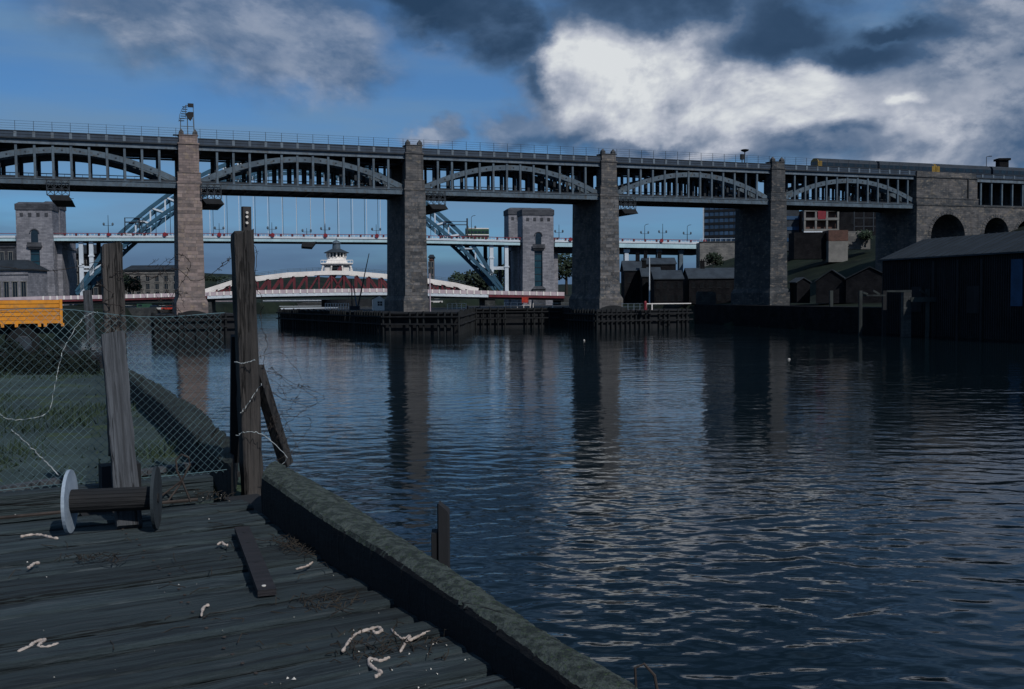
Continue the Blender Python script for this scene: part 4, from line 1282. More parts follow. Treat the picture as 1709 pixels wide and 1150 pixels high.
# ------------------------------------------------------------------ buildings
def house(name, label, cat, px0, px1, py_e, py_r, Y, depth, ang, wm, rm, ridge='x', base=4.0, group=None, chimney=None, windows=0, wmat=None, overhang=.3):
    """walls from px0..px1 at depth Y, eaves at py_e, ridge at py_r; ridge along x or y (gable to us)"""
    a = at(px0, py_e, Y); c = at(px1, py_e, Y)
    w = c.x - a.x
    ze = (a.z + c.z) / 2 - base
    zr = at((px0 + px1) / 2, py_r, Y).z - base if ridge == 'y' else at((px0 + px1) / 2, py_r, Y + depth / 2).z - base
    t = thing(name, label, cat, (a.x, a.y, base), ang, group)
    hgt = ze
    if ridge == 'x':
        place('wall', MB().prism([(0, 0), (depth, 0), (depth, hgt), (depth / 2, zr - .15), (0, hgt)], 0, w, 'x').mesh('wall', wm), t)
        r = MB()
        th = .18
        r.prism([(-overhang, hgt - .05), (depth / 2, zr), (depth / 2, zr + th), (-overhang, hgt + th)], -overhang, w + overhang, 'x')
        r.prism([(depth / 2, zr), (depth + overhang, hgt - .05), (depth + overhang, hgt + th), (depth / 2, zr + th)], -overhang, w + overhang, 'x')
    else:
        place('wall', MB().prism([(0, 0), (w, 0), (w, hgt), (w / 2, zr - .15), (0, hgt)], 0, depth).mesh('wall', wm), t)
        r = MB(); th = .18
        r.prism([(-overhang, hgt - .05), (w / 2, zr), (w / 2, zr + th), (-overhang, hgt + th)], -overhang, depth + overhang)
        r.prism([(w / 2, zr), (w + overhang, hgt - .05), (w + overhang, hgt + th), (w / 2, zr + th)], -overhang, depth + overhang)
    rf = place('roof', r.mesh('roof', rm), t)
    if chimney:
        for f in chimney:
            cc = MB().box(w * f - .55, w * f + .55, depth / 2 - .5, depth / 2 + .5, zr - 1.2, zr + 1.9).box(w * f - .65, w * f + .65, depth / 2 - .6, depth / 2 + .6, zr + 1.9, zr + 2.1)
            cc.lathe([(.16, zr + 2.1), (.13, zr + 2.6)], 6, (w * f - .25, depth / 2)); cc.lathe([(.16, zr + 2.1), (.13, zr + 2.6)], 6, (w * f + .25, depth / 2))
            place('chimney', cc.mesh('chimney', wm), rf)
    if windows:
        n, rows = windows
        gm = MB().box(-.45, .45, -.03, .02, 0, 1.4).mesh('window', S['dimglass'])
        fm = MB().box(-.55, .55, -.09, -.03, -.14, 0).box(-.5, -.45, -.07, -.03, 0, 1.4).box(.45, .5, -.07, -.03, 0, 1.4).box(-.5, .5, -.07, -.03, 1.4, 1.48).box(-.45, .45, -.06, -.03, .66, .72).mesh('window_frame', wmat or S['iron'])
        for j in range(rows):
            for k in range(n):
                wo = place('window', gm, t, (w * (k + .5) / n, 0, hgt * (j + .3) / rows))
                place('window_frame', fm, wo)
    return t

# dark riverside houses under the fourth span
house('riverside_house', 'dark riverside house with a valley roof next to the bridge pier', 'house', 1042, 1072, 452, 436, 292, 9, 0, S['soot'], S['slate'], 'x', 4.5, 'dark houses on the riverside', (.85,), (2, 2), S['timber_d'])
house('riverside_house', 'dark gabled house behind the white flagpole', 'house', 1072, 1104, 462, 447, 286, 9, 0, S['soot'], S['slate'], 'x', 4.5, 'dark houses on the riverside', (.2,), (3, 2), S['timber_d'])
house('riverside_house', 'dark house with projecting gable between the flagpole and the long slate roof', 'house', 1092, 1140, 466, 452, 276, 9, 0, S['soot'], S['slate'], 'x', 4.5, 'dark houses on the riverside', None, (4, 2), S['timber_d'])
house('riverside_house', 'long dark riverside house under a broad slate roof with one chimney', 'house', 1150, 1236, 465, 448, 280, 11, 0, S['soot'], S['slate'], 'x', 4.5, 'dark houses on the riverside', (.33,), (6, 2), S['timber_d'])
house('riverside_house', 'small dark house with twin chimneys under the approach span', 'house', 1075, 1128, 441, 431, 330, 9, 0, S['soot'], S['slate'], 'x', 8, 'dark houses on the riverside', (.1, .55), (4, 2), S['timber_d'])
p = at(1162, 512, 262)
o = MB().box(0, 5.0, 0, .5, 0, 3.2).prism([(0, 3.2), (5, 3.2), (4.2, 3.5), (.5, 3.6)], 0, .5).build('stone_wall', S['rubble']); o.location = (p.x, p.y, 4.3)
tag(o, 'square patch of rough grey stone wall below the long slate roof', 'wall')

# tower block on the hill
a = at(1174, 404, 450); base = a.z - 1
t = thing('tower_block', 'tall dark tower block with ribbon windows and white balconies on the hilltop', 'tower block', (a.x, a.y, base), rad(-24))
fl = 2.75; nf = 11; w_ = 20.0; dpt = 13
place('wall', MB().box(0, w_, 0.1, dpt, 0, nf * fl + .9).mesh('wall', S['iron_d']), t)
sp = MB().box(.25, w_ - .05, -.12, .1, 0, 1.05).mesh('spandrel', S['black'])
wn = MB().box(-.85, .85, -.02, .098, 0, 1.55).mesh('window', mat('blue_grey_glass', (0.07, 0.12, 0.19), (0.04, 0.08, 0.14), 0.3, rough=0.2, spec=0.5, vary=.3))
bcm = MB().box(w_, w_ + 2.2, -.9, 1.5, 0, 1.15).mesh('balcony', S['white'])
for j in range(nf):
    place('spandrel', sp, t, (0, 0, j * fl))
    for k in range(9): place('window', wn, t, (1.4 + k * 2.15, 0, j * fl + 1.1))
    place('balcony', bcm, t, (0, 0, j * fl + .1))
place('edge_pier', MB().box(-.25, .25, -.25, .099, 0, nf * fl + .9).mesh('edge_pier', S['ice']), t)
# retaining wall beneath
a = at(1168, 432, 400); c = at(1300, 432, 400); zt = at(1200, 404.5, 400).z
t = thing('retaining_wall', 'high rough stone retaining wall below the tower block', 'wall', (a.x, a.y, 0), 0)
place('wall', MB().box(0, c.x - a.x, 0, 8, 8, zt).mesh('wall', S['wallstone']), t)
place('coping', MB().box(-.2, c.x - a.x + .2, -.2, 1, zt, zt + .4).mesh('coping', S['rubble']), t)
rl = MB()
for k in range(16): rl.box(k * 2 + .1, k * 2 + .2, .3, .4, zt + .4, zt + 1.5)
rl.box(0, c.x - a.x, .32, .38, zt + 1.4, zt + 1.5)
place('railing', rl.mesh('railing', S['ice']), t)

# unfinished frame building under the fifth span
a = at(1343, 386, 330)
t = thing('frame_building', 'pale concrete frame building with a red panel under the last bridge span', 'building', (a.x, a.y, a.z), rad(4))
wtot = at(1400, 386, 330).x - a.x; zt = at(1370, 350, 330).z - a.z
f = MB()
place('inner_wall', MB().box(.2, wtot - .2, 1.6, 8, 0, zt).mesh('inner_wall', S['brickred']), t)
cm_ = MB().box(-.3, .3, -.1, .6, 0, zt).mesh('column', S['concrete'])
for k in range(4): place('column', cm_, t, (wtot * k / 3, 0, 0))
for zz in (0.0, zt * .52, zt - .5):
    place('floor_slab', MB().box(-.3, wtot + .3, .601 if False else -.2, 1.5, zz - .02, zz + .75).mesh('floor_slab', S['concrete']), t)
place('red_panel', MB().box(wtot * .38, wtot * .62, -.3, -.21, zt * .56, zt - .4).mesh('red_panel', S['red']), t)
place('side_wing', MB().box(-10, -.4, 4, 14, -6, zt + 3).mesh('side_wing', S['iron_d']), t)
bl = MB()
for zz in (-3, 0.6, 4.0): bl.box(-10, -.45, 3.75, 3.99, zz, zz + 1.1)
place('blue_band', bl.mesh('blue_band', S['bluedoor']), t)
sn = MB().box(-.4, wtot * .55, -.35, -.21, -1.0, -.03); place('fascia', sn.mesh('fascia', S['ice']), t)
rw = MB()
for k in range(4): rw.box(wtot + 6 + k * 3.2, wtot + 6.25 + k * 3.2, 2, 2.3, 0, zt)
for zz in (1.5, 4.2, zt - .4): rw.box(wtot + 6, wtot + 15.9, 2, 2.25, zz, zz + .25)
place('open_frame', rw.mesh('open_frame', S['iron_d']), t)
# blockhouse
a = at(1383, 420, 300); c = at(1415, 420, 300); zt = at(1400, 384, 300).z
t = thing('blockhouse', 'square block of pale rendered wall with red brick top on the grassy slope', 'building', (a.x, a.y, a.z - 3), 0)
hh = zt - a.z + 3; ww = c.x - a.x
place('lower_wall', MB().box(0, ww, 0, 6, 0, hh * .66).mesh('lower_wall', S['concrete']), t)
place('brick_top', MB().box(-.05, ww + .05, -.05, 6, hh * .66 + .001, hh).mesh('brick_top', S['brickred']), t)
place('side_wall', MB().box(ww + .3, ww + 7, 1.5, 5, hh * .4, hh * .97).mesh('side_wall', S['wallstone']), t)
place('dark_shed', MB().box(-9.5, -.3, 2, 8, 1.0, hh * .95).mesh('dark_shed', S['soot']), t)

house('terrace_row', 'dark terrace of houses on the hill under the last bridge span', 'house', 1402, 1545, 352, 336, 380, 10, rad(3), S['soot'], S['slate_d'], 'x', 18, None, (.2, .5, .8), (10, 3), S['timber_d'])
house('terrace_row', 'dark house on the hill beyond the abutment arches', 'house', 1560, 1720, 352, 336, 330, 10, rad(3), S['soot'], S['slate_d'], 'x', 14, None, (.3, .7), (8, 3), S['timber_d'])
# sheds and the big warehouse on the near right bank
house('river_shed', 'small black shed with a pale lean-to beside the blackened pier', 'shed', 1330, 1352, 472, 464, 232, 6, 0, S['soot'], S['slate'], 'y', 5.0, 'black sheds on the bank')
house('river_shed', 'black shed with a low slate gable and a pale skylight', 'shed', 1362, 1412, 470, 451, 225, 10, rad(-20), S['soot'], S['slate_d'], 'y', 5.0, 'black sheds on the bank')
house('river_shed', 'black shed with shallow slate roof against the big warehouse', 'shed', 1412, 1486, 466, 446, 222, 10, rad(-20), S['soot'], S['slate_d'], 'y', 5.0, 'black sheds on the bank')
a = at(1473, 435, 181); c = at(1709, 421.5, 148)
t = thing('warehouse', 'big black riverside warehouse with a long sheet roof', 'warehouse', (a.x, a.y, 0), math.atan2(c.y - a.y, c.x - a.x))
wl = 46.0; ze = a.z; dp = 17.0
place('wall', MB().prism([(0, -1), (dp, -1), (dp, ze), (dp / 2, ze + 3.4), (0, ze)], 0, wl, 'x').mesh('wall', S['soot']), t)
r = MB()
r.prism([(-.4, ze), (dp / 2, ze + 3.6), (dp / 2, ze + 3.8), (-.4, ze + .2)], -.5, wl, 'x')
r.prism([(dp / 2, ze + 3.6), (dp + .4, ze), (dp + .4, ze + .2), (dp / 2, ze + 3.8)], -.5, wl, 'x')
rf = place('roof', r.mesh('roof', S['slate_d']), t)
rb = MB()
for k in range(0, 24):
    x = 1 + k * 1.9
    rb.prism([(-.35, ze + .21), (dp / 2, ze + 3.81), (dp / 2, ze + 3.9), (-.35, ze + .3)], x, x + .12, 'x')
place('roof_rib', rb.mesh('roof_rib', S['slate_d']), rf)
dpx = Frame(a.x, a.y, math.atan2(c.y - a.y, c.x - a.x))
x0, zt = dpx.loc(1688, 433, -.1); x1, zb = dpx.loc(1706, 511, -.1)
place('blue_door', MB().box(x0, x1, -.15, -.02, zb, zt).mesh('blue_door', S['bluedoor']), t)
for px in (1520, 1560, 1600, 1640):
    x, _ = dpx.loc(px, 480, 0)
    place('buttress', MB().box(x - .25, x + .25, -.3, -.01, 0, ze - .6).mesh('buttress', S['timber_d']), t)
cl_ = MB()
for k in range(92):
    cl_.box(k * .5 + .02, k * .5 + .16, -.05, -.001, 0.2, ze - .15)
tag(place('cladding', cl_.mesh('cladding', mat('dark_sheet_cladding', (0.022, 0.025, 0.030), (0.012, 0.013, 0.015), 0.5, (1, 1, .15), rough=0.8, c3=(0.03, 0.022, 0.018))), t), kind='stuff')
place('gutter', MB().box(-.5, wl, -.55, -.41, ze - .05, ze + .12).mesh('gutter', S['iron_d']), t)
for px in (1530, 1625):
    x, _ = dpx.loc(px, 480, 0)
    place('door', MB().box(x - 1.4, x + 1.4, -.12, -.052, 4.0, 8.2).mesh('door', S['timber_d']), t)
# quay face below the warehouse and sheds
q = MB(); pts_ = [(interp(y, RSH) - 1.2, y) for y in (120, 150, 181, 205, 235, 262)]
for u, v in zip(pts_, pts_[1:]): q.prism([(u[0], u[1]), (v[0], v[1]), (v[0] + 6, v[1]), (u[0] + 6, u[1])], -3, 4.6, 'z')
o = q.build('quay_wall', S['soot']); tag(o, 'black stone quay wall below the warehouse and sheds', 'quay wall')
# timber landing stage in front
t = thing('landing_stage', 'derelict timber landing stage of tall posts and a cross beam before the warehouse', 'jetty', (0, 0, 0))
def pp_(px, py, Y): return at(px, py, Y)
for px, pt, w_px, Y, m in ((1437, 485, 5, 178, S['timber_p']), (1477, 485, 6, 172, S['timber_d']), (1515, 484, 13, 168, S['rubble']), (1549, 482, 5, 167, S['timber_p']), (1587, 484, 5, 166, S['timber_p']), (1508, 484, 4, 170, S['timber_p'])):
    b_ = pp_(px, pt, Y); wd = w_px / FPX * Y
    zb = -2.5 if px != 1587 else pp_(1587, 508, Y).z
    MB().box(b_.x - wd / 2, b_.x + wd / 2, Y, Y + wd, zb, b_.z).build('post', m, t)
for pa, pb, py, h_ in ((1520, 1590, 500, .75), (1440, 1478, 493, .25), (1480, 1520, 486, .3)):
    u = pp_(pa, py, 167.5); v = pp_(pb, py, 166.5)
    MB().bar(u, v, .4, h_).build('beam', S['timber_p'], t)
for pa, ya, pb, yb in ((1535, 484, 1549, 492), (1457, 485, 1468, 491), (1440, 488, 1448, 491)):
    MB().bar(pp_(pa, ya, 167), pp_(pb, yb, 167), .25, .3).build('brace', S['timber_p'], t)
p = pp_(1388, 485, 200)
o = MB().box(-.3, .3, 0, .5, 0, 3.4).build('mooring_post', S['timber_p']); o.location = (p.x, p.y, p.z - 3.4); tag(o, 'pale upright mooring post in front of the black sheds', 'post')
p = pp_(1565, 520, 168)
o = MB().lathe([(.2, -.3), (.35, 0), (.2, .3)], 10).build('life_ring', S['flake']); o.location = (p.x, p.y + 2, p.z); o.rotation_euler = (1.4, 0, 0); tag(o, 'small pale float hanging inside the landing stage', 'float')

# chimney stack and lamp beyond the train
a = at(1668, 290, 305); c = at(1684, 290, 305)
t = thing('chimney_stack', 'broad dark brick chimney stack rising beyond the train', 'chimney', (a.x, a.y, 20))
hh = at(1675, 264, 305).z - 20; ww = c.x - a.x
place('shaft', MB().frustum((-.2, ww + .2, -.2, ww + .2), (0.1, ww - .1, .1, ww - .1), 0, hh - .6).mesh('shaft', S['soot']), t)
place('cap', MB().box(-.35, ww + .35, -.35, ww + .35, hh - .6, hh).mesh('cap', S['soot']), t)
a = at(1646, 290, 300)
t = thing('street_lamp', 'lone hooked street lamp on the skyline beyond the train', 'street lamp', (a.x, a.y, 30))
hh = at(1646, 262, 300).z - 30
place('post', MB().tube([(0, 0, -8), (0, 0, hh)], [.14, .08], 6).mesh('post', S['iron_d']), t)
place('lantern', MB().tube([(0, 0, hh), (.4, 0, hh + .15), (1.3, 0, hh + .2)], .09, 5).box(.7, 1.5, -.2, .2, hh + .1, hh + .3).mesh('lantern', S['iron_d']), t)

# buildings on the left bank
def left_block(name, label, px0, px1, pyt, Y, depth, base, wm, rm, nwin, rows, roofpx=8, ang=0):
    a = at(px0, pyt, Y); c = at(px1, pyt, Y); w = c.x - a.x; h = a.z - base
    t = thing(name, label, 'building', (a.x, a.y, base), ang)
    place('wall', MB().box(0, w, 0, depth, 0, h).mesh('wall', wm), t)
    rh = roofpx / FPX * Y
    place('roof', MB().box(-.5, w + .5, -.5, depth + .5, h, h + .5).frustum((-.4, w + .4, -.4, depth + .4), (.2 * w if roofpx > 9 else 0, .8 * w if roofpx > 9 else w, depth * .4, depth * .6), h + .5, h + .5 + rh).mesh('roof', rm), t)
    place('cornice', MB().box(-.3, w + .3, -.3, 0, h - 1.3, h - .9).box(-.25, w + .25, -.25, 0, 1, 1.4).mesh('cornice', wm), t)
    rowh = (h - 2.8) / rows
    gm = MB().box(-.75, .75, -.02, .05, 0, rowh * .72).mesh('window', S['glass'])
    fm = MB().box(-.95, -.75, -.2, -.02, -.1, rowh * .72).box(.75, .95, -.2, -.02, -.1, rowh * .72).box(-1.05, 1.05, -.25, -.02, rowh * .72, rowh * .72 + .3).box(-1.05, 1.05, -.25, -.02, -.35, -.1).box(-.05, .05, -.08, -.02, 0, rowh * .72).mesh('window_frame', S['concrete'])
    for j in range(rows):
        for k in range(nwin):
            wo = place('window', gm, t, (w * (k + .5) / nwin, 0, 1.6 + j * rowh))
            place('window_frame', fm, wo)
left_block('fish_market', 'grey stone hall with tall windows beside the lit tower', -40, 46, 452, 330, 14, 5, S['granite'], S['slate_d'], 6, 1, 16)
left_block('stone_warehouse', 'pale stone warehouse with a flat dark roof left of the signal pier', 208, 300, 452, 430, 20, 6, S['wallstone'], S['slate_d'], 6, 3, 8)
left_block('dark_house', 'dark old house seen between the blue columns of the arch bridge', 120, 164, 424, 430, 12, 6, S['soot'], S['slate_d'], 4, 3, 14)
left_block('dock_building', 'small dark block with a cornice on the quay beside the yellow trailer', -4, 24, 408, 420, 12, 6, S['granite_d'], S['slate_d'], 2, 3, 4)
left_block('riverside_block', 'brown block beyond the white end of the swing bridge', 716, 722, 430, 520, 12, 6, S['brickred'], S['slate_d'], 2, 5, 4)
left_block('dock_shed', 'low white dock shed on the far quay under the swing bridge', 440, 545, 504.5, 520, 12, 4.2, S['ice'], S['slate'], 14, 1, 3)
left_block('dock_shed', 'low pale dock shed on the far quay just past the signal pier', 344, 392, 505.5, 520, 12, 4.2, S['pink'], S['slate'], 8, 1, 3)
o = MB().box(-175, -62, 517, 545, -3, 4.2).build('dock_wall', S['rubble']); tag(o, 'far stone dock wall seen below the swing bridge', 'quay wall')
p = at(445, 513.5, 500)
o = MB().box(0, 34, 0, 5, -1, 1.3).box(0, 34, 0, .2, 2.0, 2.2).build('pontoon', S['ice']); o.location = (p.x, p.y, .6); tag(o, 'white floating pontoon moored below the far dock shed', 'pontoon')

# ------------------------------------------------------------------ trees
def tree(label, px, pyb, pyt, Y, wpx, seed, group, m=S['leaf'], n=900):
    rg = random.Random(seed)
    b_ = at(px, pyb, Y); zt = at(px, pyt, Y).z
    h = zt - b_.z; w = wpx / FPX * Y / 2
    t = thing('tree', label, 'tree', (b_.x, b_.y, b_.z), 0, group)
    tk = MB().tube([(0, 0, -1), (.1, 0, h * .35), (.15, .1, h * .7)], [.045 * h, .03 * h, .012 * h], 7)
    for k in range(6):
        a = rg.uniform(0, 6.28); z0 = h * rg.uniform(.28, .55)
        tk.tube([(.1, 0, z0), (math.cos(a) * w * .4, math.sin(a) * w * .4, z0 + h * .15), (math.cos(a) * w * .7, math.sin(a) * w * .7, z0 + h * .3)], [.018 * h, .012 * h, .005 * h], 5)
    place('trunk', tk.mesh('trunk', S['bark']), t)
    cr_ = MB()
    clumps = [(rg.uniform(-.65, .65) * w, rg.uniform(-.65, .65) * w, h * rg.uniform(.38, .9), rg.uniform(.28, .5) * w) for _ in range(14)]
    for i in range(n):
        c = rg.choice(clumps)
        d = Vector((rg.gauss(0, 1), rg.gauss(0, 1), rg.gauss(0, .8)))
        d.normalize(); d *= c[3] * rg.uniform(.5, 1.1)
        p = Vector((c[0], c[1], c[2])) + d
        s = .085 * w * rg.uniform(.6, 1.5) + .08
        u = Vector((rg.gauss(0, 1), rg.gauss(0, 1), rg.gauss(0, 1))).normalized(); v = u.orthogonal().normalized()
        cr_.add([p - u * s, p + v * s * .7, p + u * s, p - v * s * .7], [(0, 1, 2, 3)])
    place('crown', cr_.mesh('crown', m, fix=False), t)
i = 0
for lab, px, pyb, pyt, Y, wp in (
    ('dark tree in front of the pale stone warehouse', 222, 492, 462, 400, 36), ('low dark tree beside the blue columns of the arch', 196, 492, 455, 405, 34),
    ('dark tree beyond the tower above the yellow trailer', 112, 492, 432, 400, 30), ('dark tree on the skyline just past the signal pier', 352, 492, 458, 640, 26),
    ('wider dark tree on the skyline above the white chord end', 372, 492, 461, 640, 34), ('dark tree on the bank under the sloping steel arch', 800, 492, 452, 470, 60),
    ('low dark tree beyond the white end of the swing bridge', 765, 492, 460, 520, 50), ('dark tree right behind the blue arch foot', 842, 490, 440, 460, 44),
    ('dark tree between the teal-windowed tower and the bridge pier', 945, 488, 420, 440, 46), ('leafy tree below the approach span by the bridge pier', 972, 490, 425, 450, 50),
    ('shrubby tree on the slope below the retaining wall', 1190, 446, 426, 350, 34), ('shrubby tree on the grass under the last span', 1445, 405, 385, 300, 26)):
    i += 1
    tree(lab, px, pyb, pyt, Y, wp, 40 + i, 'dark trees along the far banks')

# ------------------------------------------------------------------ parked cars on the far quay
def car(label, px, pyb, Y, body, L_=4.1, van=False, base=None, rz=0.05, group='vehicles parked along the far quay'):
    p = at(px, pyb, Y)
    t = thing('parked_van' if van else 'parked_car', label, 'van' if van else 'car', (p.x, p.y, p.z if base is None else base), rz, group)
    hb = 1.9 if van else .82
    place('body', MB().prism([(0, .28), (L_, .28), (L_, .75), (L_ - .15, hb), (.1, hb), (0, .7)], 0, 1.65).mesh('body', body), t)
    if not van:
        place('cabin', MB().prism([(.9, .82), (1.45, 1.38), (3.0, 1.38), (3.6, .82)], .1, 1.55).mesh('cabin', S['glass']), t)
        place('roof', MB().box(1.4, 3.05, .08, 1.57, 1.381, 1.43).mesh('roof', body), t)
    else:
        place('windscreen', MB().box(.5, 1.6, -.03, 1.68, 1.2, 1.7).mesh('windscreen', S['glass']), t)
    wme = MB().lathe([(.3, -.1), (.3, .1)], 10).mesh('wheel', S['tyre'])
    for xx in (.75, L_ - .75):
        for yy in (.05, 1.6): place('wheel', wme, t, (xx, yy, .3), (math.pi / 2, 0, 0))
for lab, px, m, v in (('white car parked next to the fence post on the far quay', 201, S['carwhite'], False), ('brown car parked behind the chain-link fence on the far quay', 216, S['carbrown'], False), ('green van on the far quay between brown and blue cars', 228, S['cargreen'], True),
                      ('blue car parked on the far quay left of the white one', 243, S['carblue'], False), ('white car parked on the far quay beside a red one', 257, S['carwhite'], False), ('red car parked on the far quay close to the signal pier', 269, S['carred'], False)):
    car(lab, px, 518, 302, m, van=v)
car('red van parked on the jetty below the end of the swing bridge', 881, 511, 285, S['carred'], 3.9, True, base=4.8, rz=1.5)
car('white car parked on the far quay beyond the pier at the jetty tip', 717, 512, 320, S['carwhite'], base=4.9)
q = MB(); A1, B1, C1 = (-150, 292), (-104, 292), (-104, 345)
q.prism([A1, B1, C1, (-150, 345)], -3, 4.55, 'z')
o = q.build('far_quay_wall', S['rubble']); tag(o, 'low stone quay wall carrying the row of parked cars', 'quay wall')

# ------------------------------------------------------------------ near quay, left of the jetty
JA = rad(29.74)
J = Frame(0, 0, JA)
# boundary of the near quay ground
edge_pts = [atz(430, 792, DECK), atz(385, 742, DECK - .1), atz(330, 705, DECK - .1), atz(270, 662, DECK - .1), atz(212, 622, DECK - .1), atz(170, 602, DECK - .1)]
def jl(x, y): 
    w_ = J.world(x, y, 0); return (w_.x, w_.y)
qp = [(p.x, p.y) for p in edge_pts] + [(-12.6, 31), (-22, 42), (-60, 60), (-90, 60), (-90, -20), jl(-9, 9.15)]
q = MB().prism(list(qp), -3, DECK - .18, 'z')
tag(q.build('quay_ground', S['grass']), kind='structure')
# grass on it
def inside(x, y, poly):
    c = False; j = len(poly) - 1
    for i in range(len(poly)):
        xi, yi = poly[i]; xj, yj = poly[j]
        if (yi > y) != (yj > y) and x < (xj - xi) * (y - yi) / (yj - yi) + xi: c = not c
        j = i
    return c
gb = MB(); rg = random.Random(5)
for i in range(30000):
    y = 8.6 + 21 * rg.random() ** 1.3; x = -2.5 - y * .62 * rg.random() + (0.0)
    if not inside(x, y, qp) or (x * J.e2.x + y * J.e2.y) < 9.3: continue
    dens = math.sin(x * 1.7 + 1.3 * math.sin(y * .9)) + math.sin(y * 1.1 + x * .6)
    if dens < 0.9 and rg.random() < .93: continue
    h = rg.uniform(.02, .06) * (2.2 if dens > 1.15 else 1); a = rg.uniform(0, 6.28); s = .012 + .004 * rg.random()
    z = DECK - .18
    lx_, ly_ = rg.gauss(0, .03), rg.gauss(0, .03)
    gb.add([(x - s * math.cos(a), y - s * math.sin(a), z), (x + s * math.cos(a), y + s * math.sin(a), z), (x + lx_, y + ly_, z + h)], [(0, 1, 2)])
for c_ in range(26):
    cy_ = rg.uniform(9.8, 24); cx__ = -2.6 - cy_ * .58 * rg.random()
    for i in range(90):
        x = cx__ + rg.gauss(0, .22); y = cy_ + rg.gauss(0, .3)
        if not inside(x, y, qp) or (x * J.e2.x + y * J.e2.y) < 9.3: continue
        h = rg.uniform(.06, .22); a = rg.uniform(0, 6.28); s = .012; z = DECK - .18
        gb.add([(x - s * math.cos(a), y - s * math.sin(a), z), (x + s * math.cos(a), y + s * math.sin(a), z), (x + rg.gauss(0, .06), y + rg.gauss(0, .06), z + h)], [(0, 1, 2)])
tag(gb.build('grass', S['leaf_b'], fix=False), 'short rough grass growing on the quay behind the fence', 'grass', kind='stuff')

# rough edge baulks: near one along the jetty, older one continuing beyond the fence
def baulk(name, label, inner, outer, z0, z1, m, seed, seg=70, amp=1.0):
    rg = random.Random(seed)
    def lerp(P, t):
        f = t * (len(P) - 1); i = min(int(f), len(P) - 2); f -= i
        return P[i] * (1 - f) + P[i + 1] * f
    b = MB(); rings = []
    for k in range(seg + 1):
        t = k / seg
        a = lerp(inner, t); c = lerp(outer, t); wv = c - a; z1 = a.z
        prof = [(-.0, z0), (-.02, z0 + (z1 - z0) * .5), (.01, z1 - .03), (.06, z1 - .005), (.3, z1 + .012), (.6, z1 + .008), (.9, z1 - .012), (1.0, z1 - .06), (1.03, z1 - .12), (1.0, z0)]
        ring = []
        for q_, (u, z) in enumerate(prof):
            n = amp * (.003 * math.sin(k * .07 + q_ * .6 + seed) + .0015 * math.sin(k * .31 + q_) + rg.uniform(-.0022, .0022) - (.014 * rg.random() if rg.random() < .05 else 0))
            if q_ < 3 or q_ > 7: n *= .3
            p = a + wv * u
            ring.append((p.x + n * .8, p.y + n * .5, z + (n if q_ > 1 and q_ < 8 else 0)))
        rings.append(ring)
    n = len(rings[0])
    vs = [p for r_ in rings for p in r_]; fs = []
    for k in range(seg):
        for q_ in range(n):
            a = k * n + q_; c = k * n + (q_ + 1) % n
            fs.append((a, c, c + n, a + n))
    fs.append(tuple(range(n))); fs.append(tuple(seg * n + q_ for q_ in range(n)))
    b.add(vs, fs)
    o = b.build(name, m, smooth=False)
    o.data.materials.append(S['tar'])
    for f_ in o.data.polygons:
        if abs(f_.normal.z) < .45: f_.material_index = 1  # upright faces take the painted-in shade
    return tag(o, label, 'timber baulk')
ZB1 = DECK + .15
hts = (.14, .165, .20, .235, .262, .30)
inn = [atz(px, py, DECK + h) for (px, py), h in zip(((1010, 1180), (900, 1100), (760, 1000), (640, 922), (540, 862), (436, 792)), hts)]
out_ = [atz(px, py, DECK + h) for (px, py), h in zip(((1190, 1215), (1062, 1136), (905, 1040), (742, 935), (585, 832), (462, 763)), hts)]
d_ = (inn[0] - inn[1]).normalized()
inn = [inn[0] + d_ * 3.5] + inn; out_ = [out_[0] + d_ * 3.5] + out_
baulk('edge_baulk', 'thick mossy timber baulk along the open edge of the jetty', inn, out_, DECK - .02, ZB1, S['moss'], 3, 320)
in2 = [atz(385, 775, DECK + .2), atz(330, 728, DECK + .2), atz(270, 672, DECK + .2), atz(206, 622, DECK + .2)]
ou2 = [atz(396, 738, DECK + .2), atz(345, 690, DECK + .2), atz(285, 652, DECK + .2), atz(214, 612, DECK + .2)]
baulk('edge_baulk', 'dark lumpy timber baulk edging the grassy quay behind the fence', in2, ou2, DECK - .3, DECK + .2, S['moss_d'], 8, 60, 6.0)

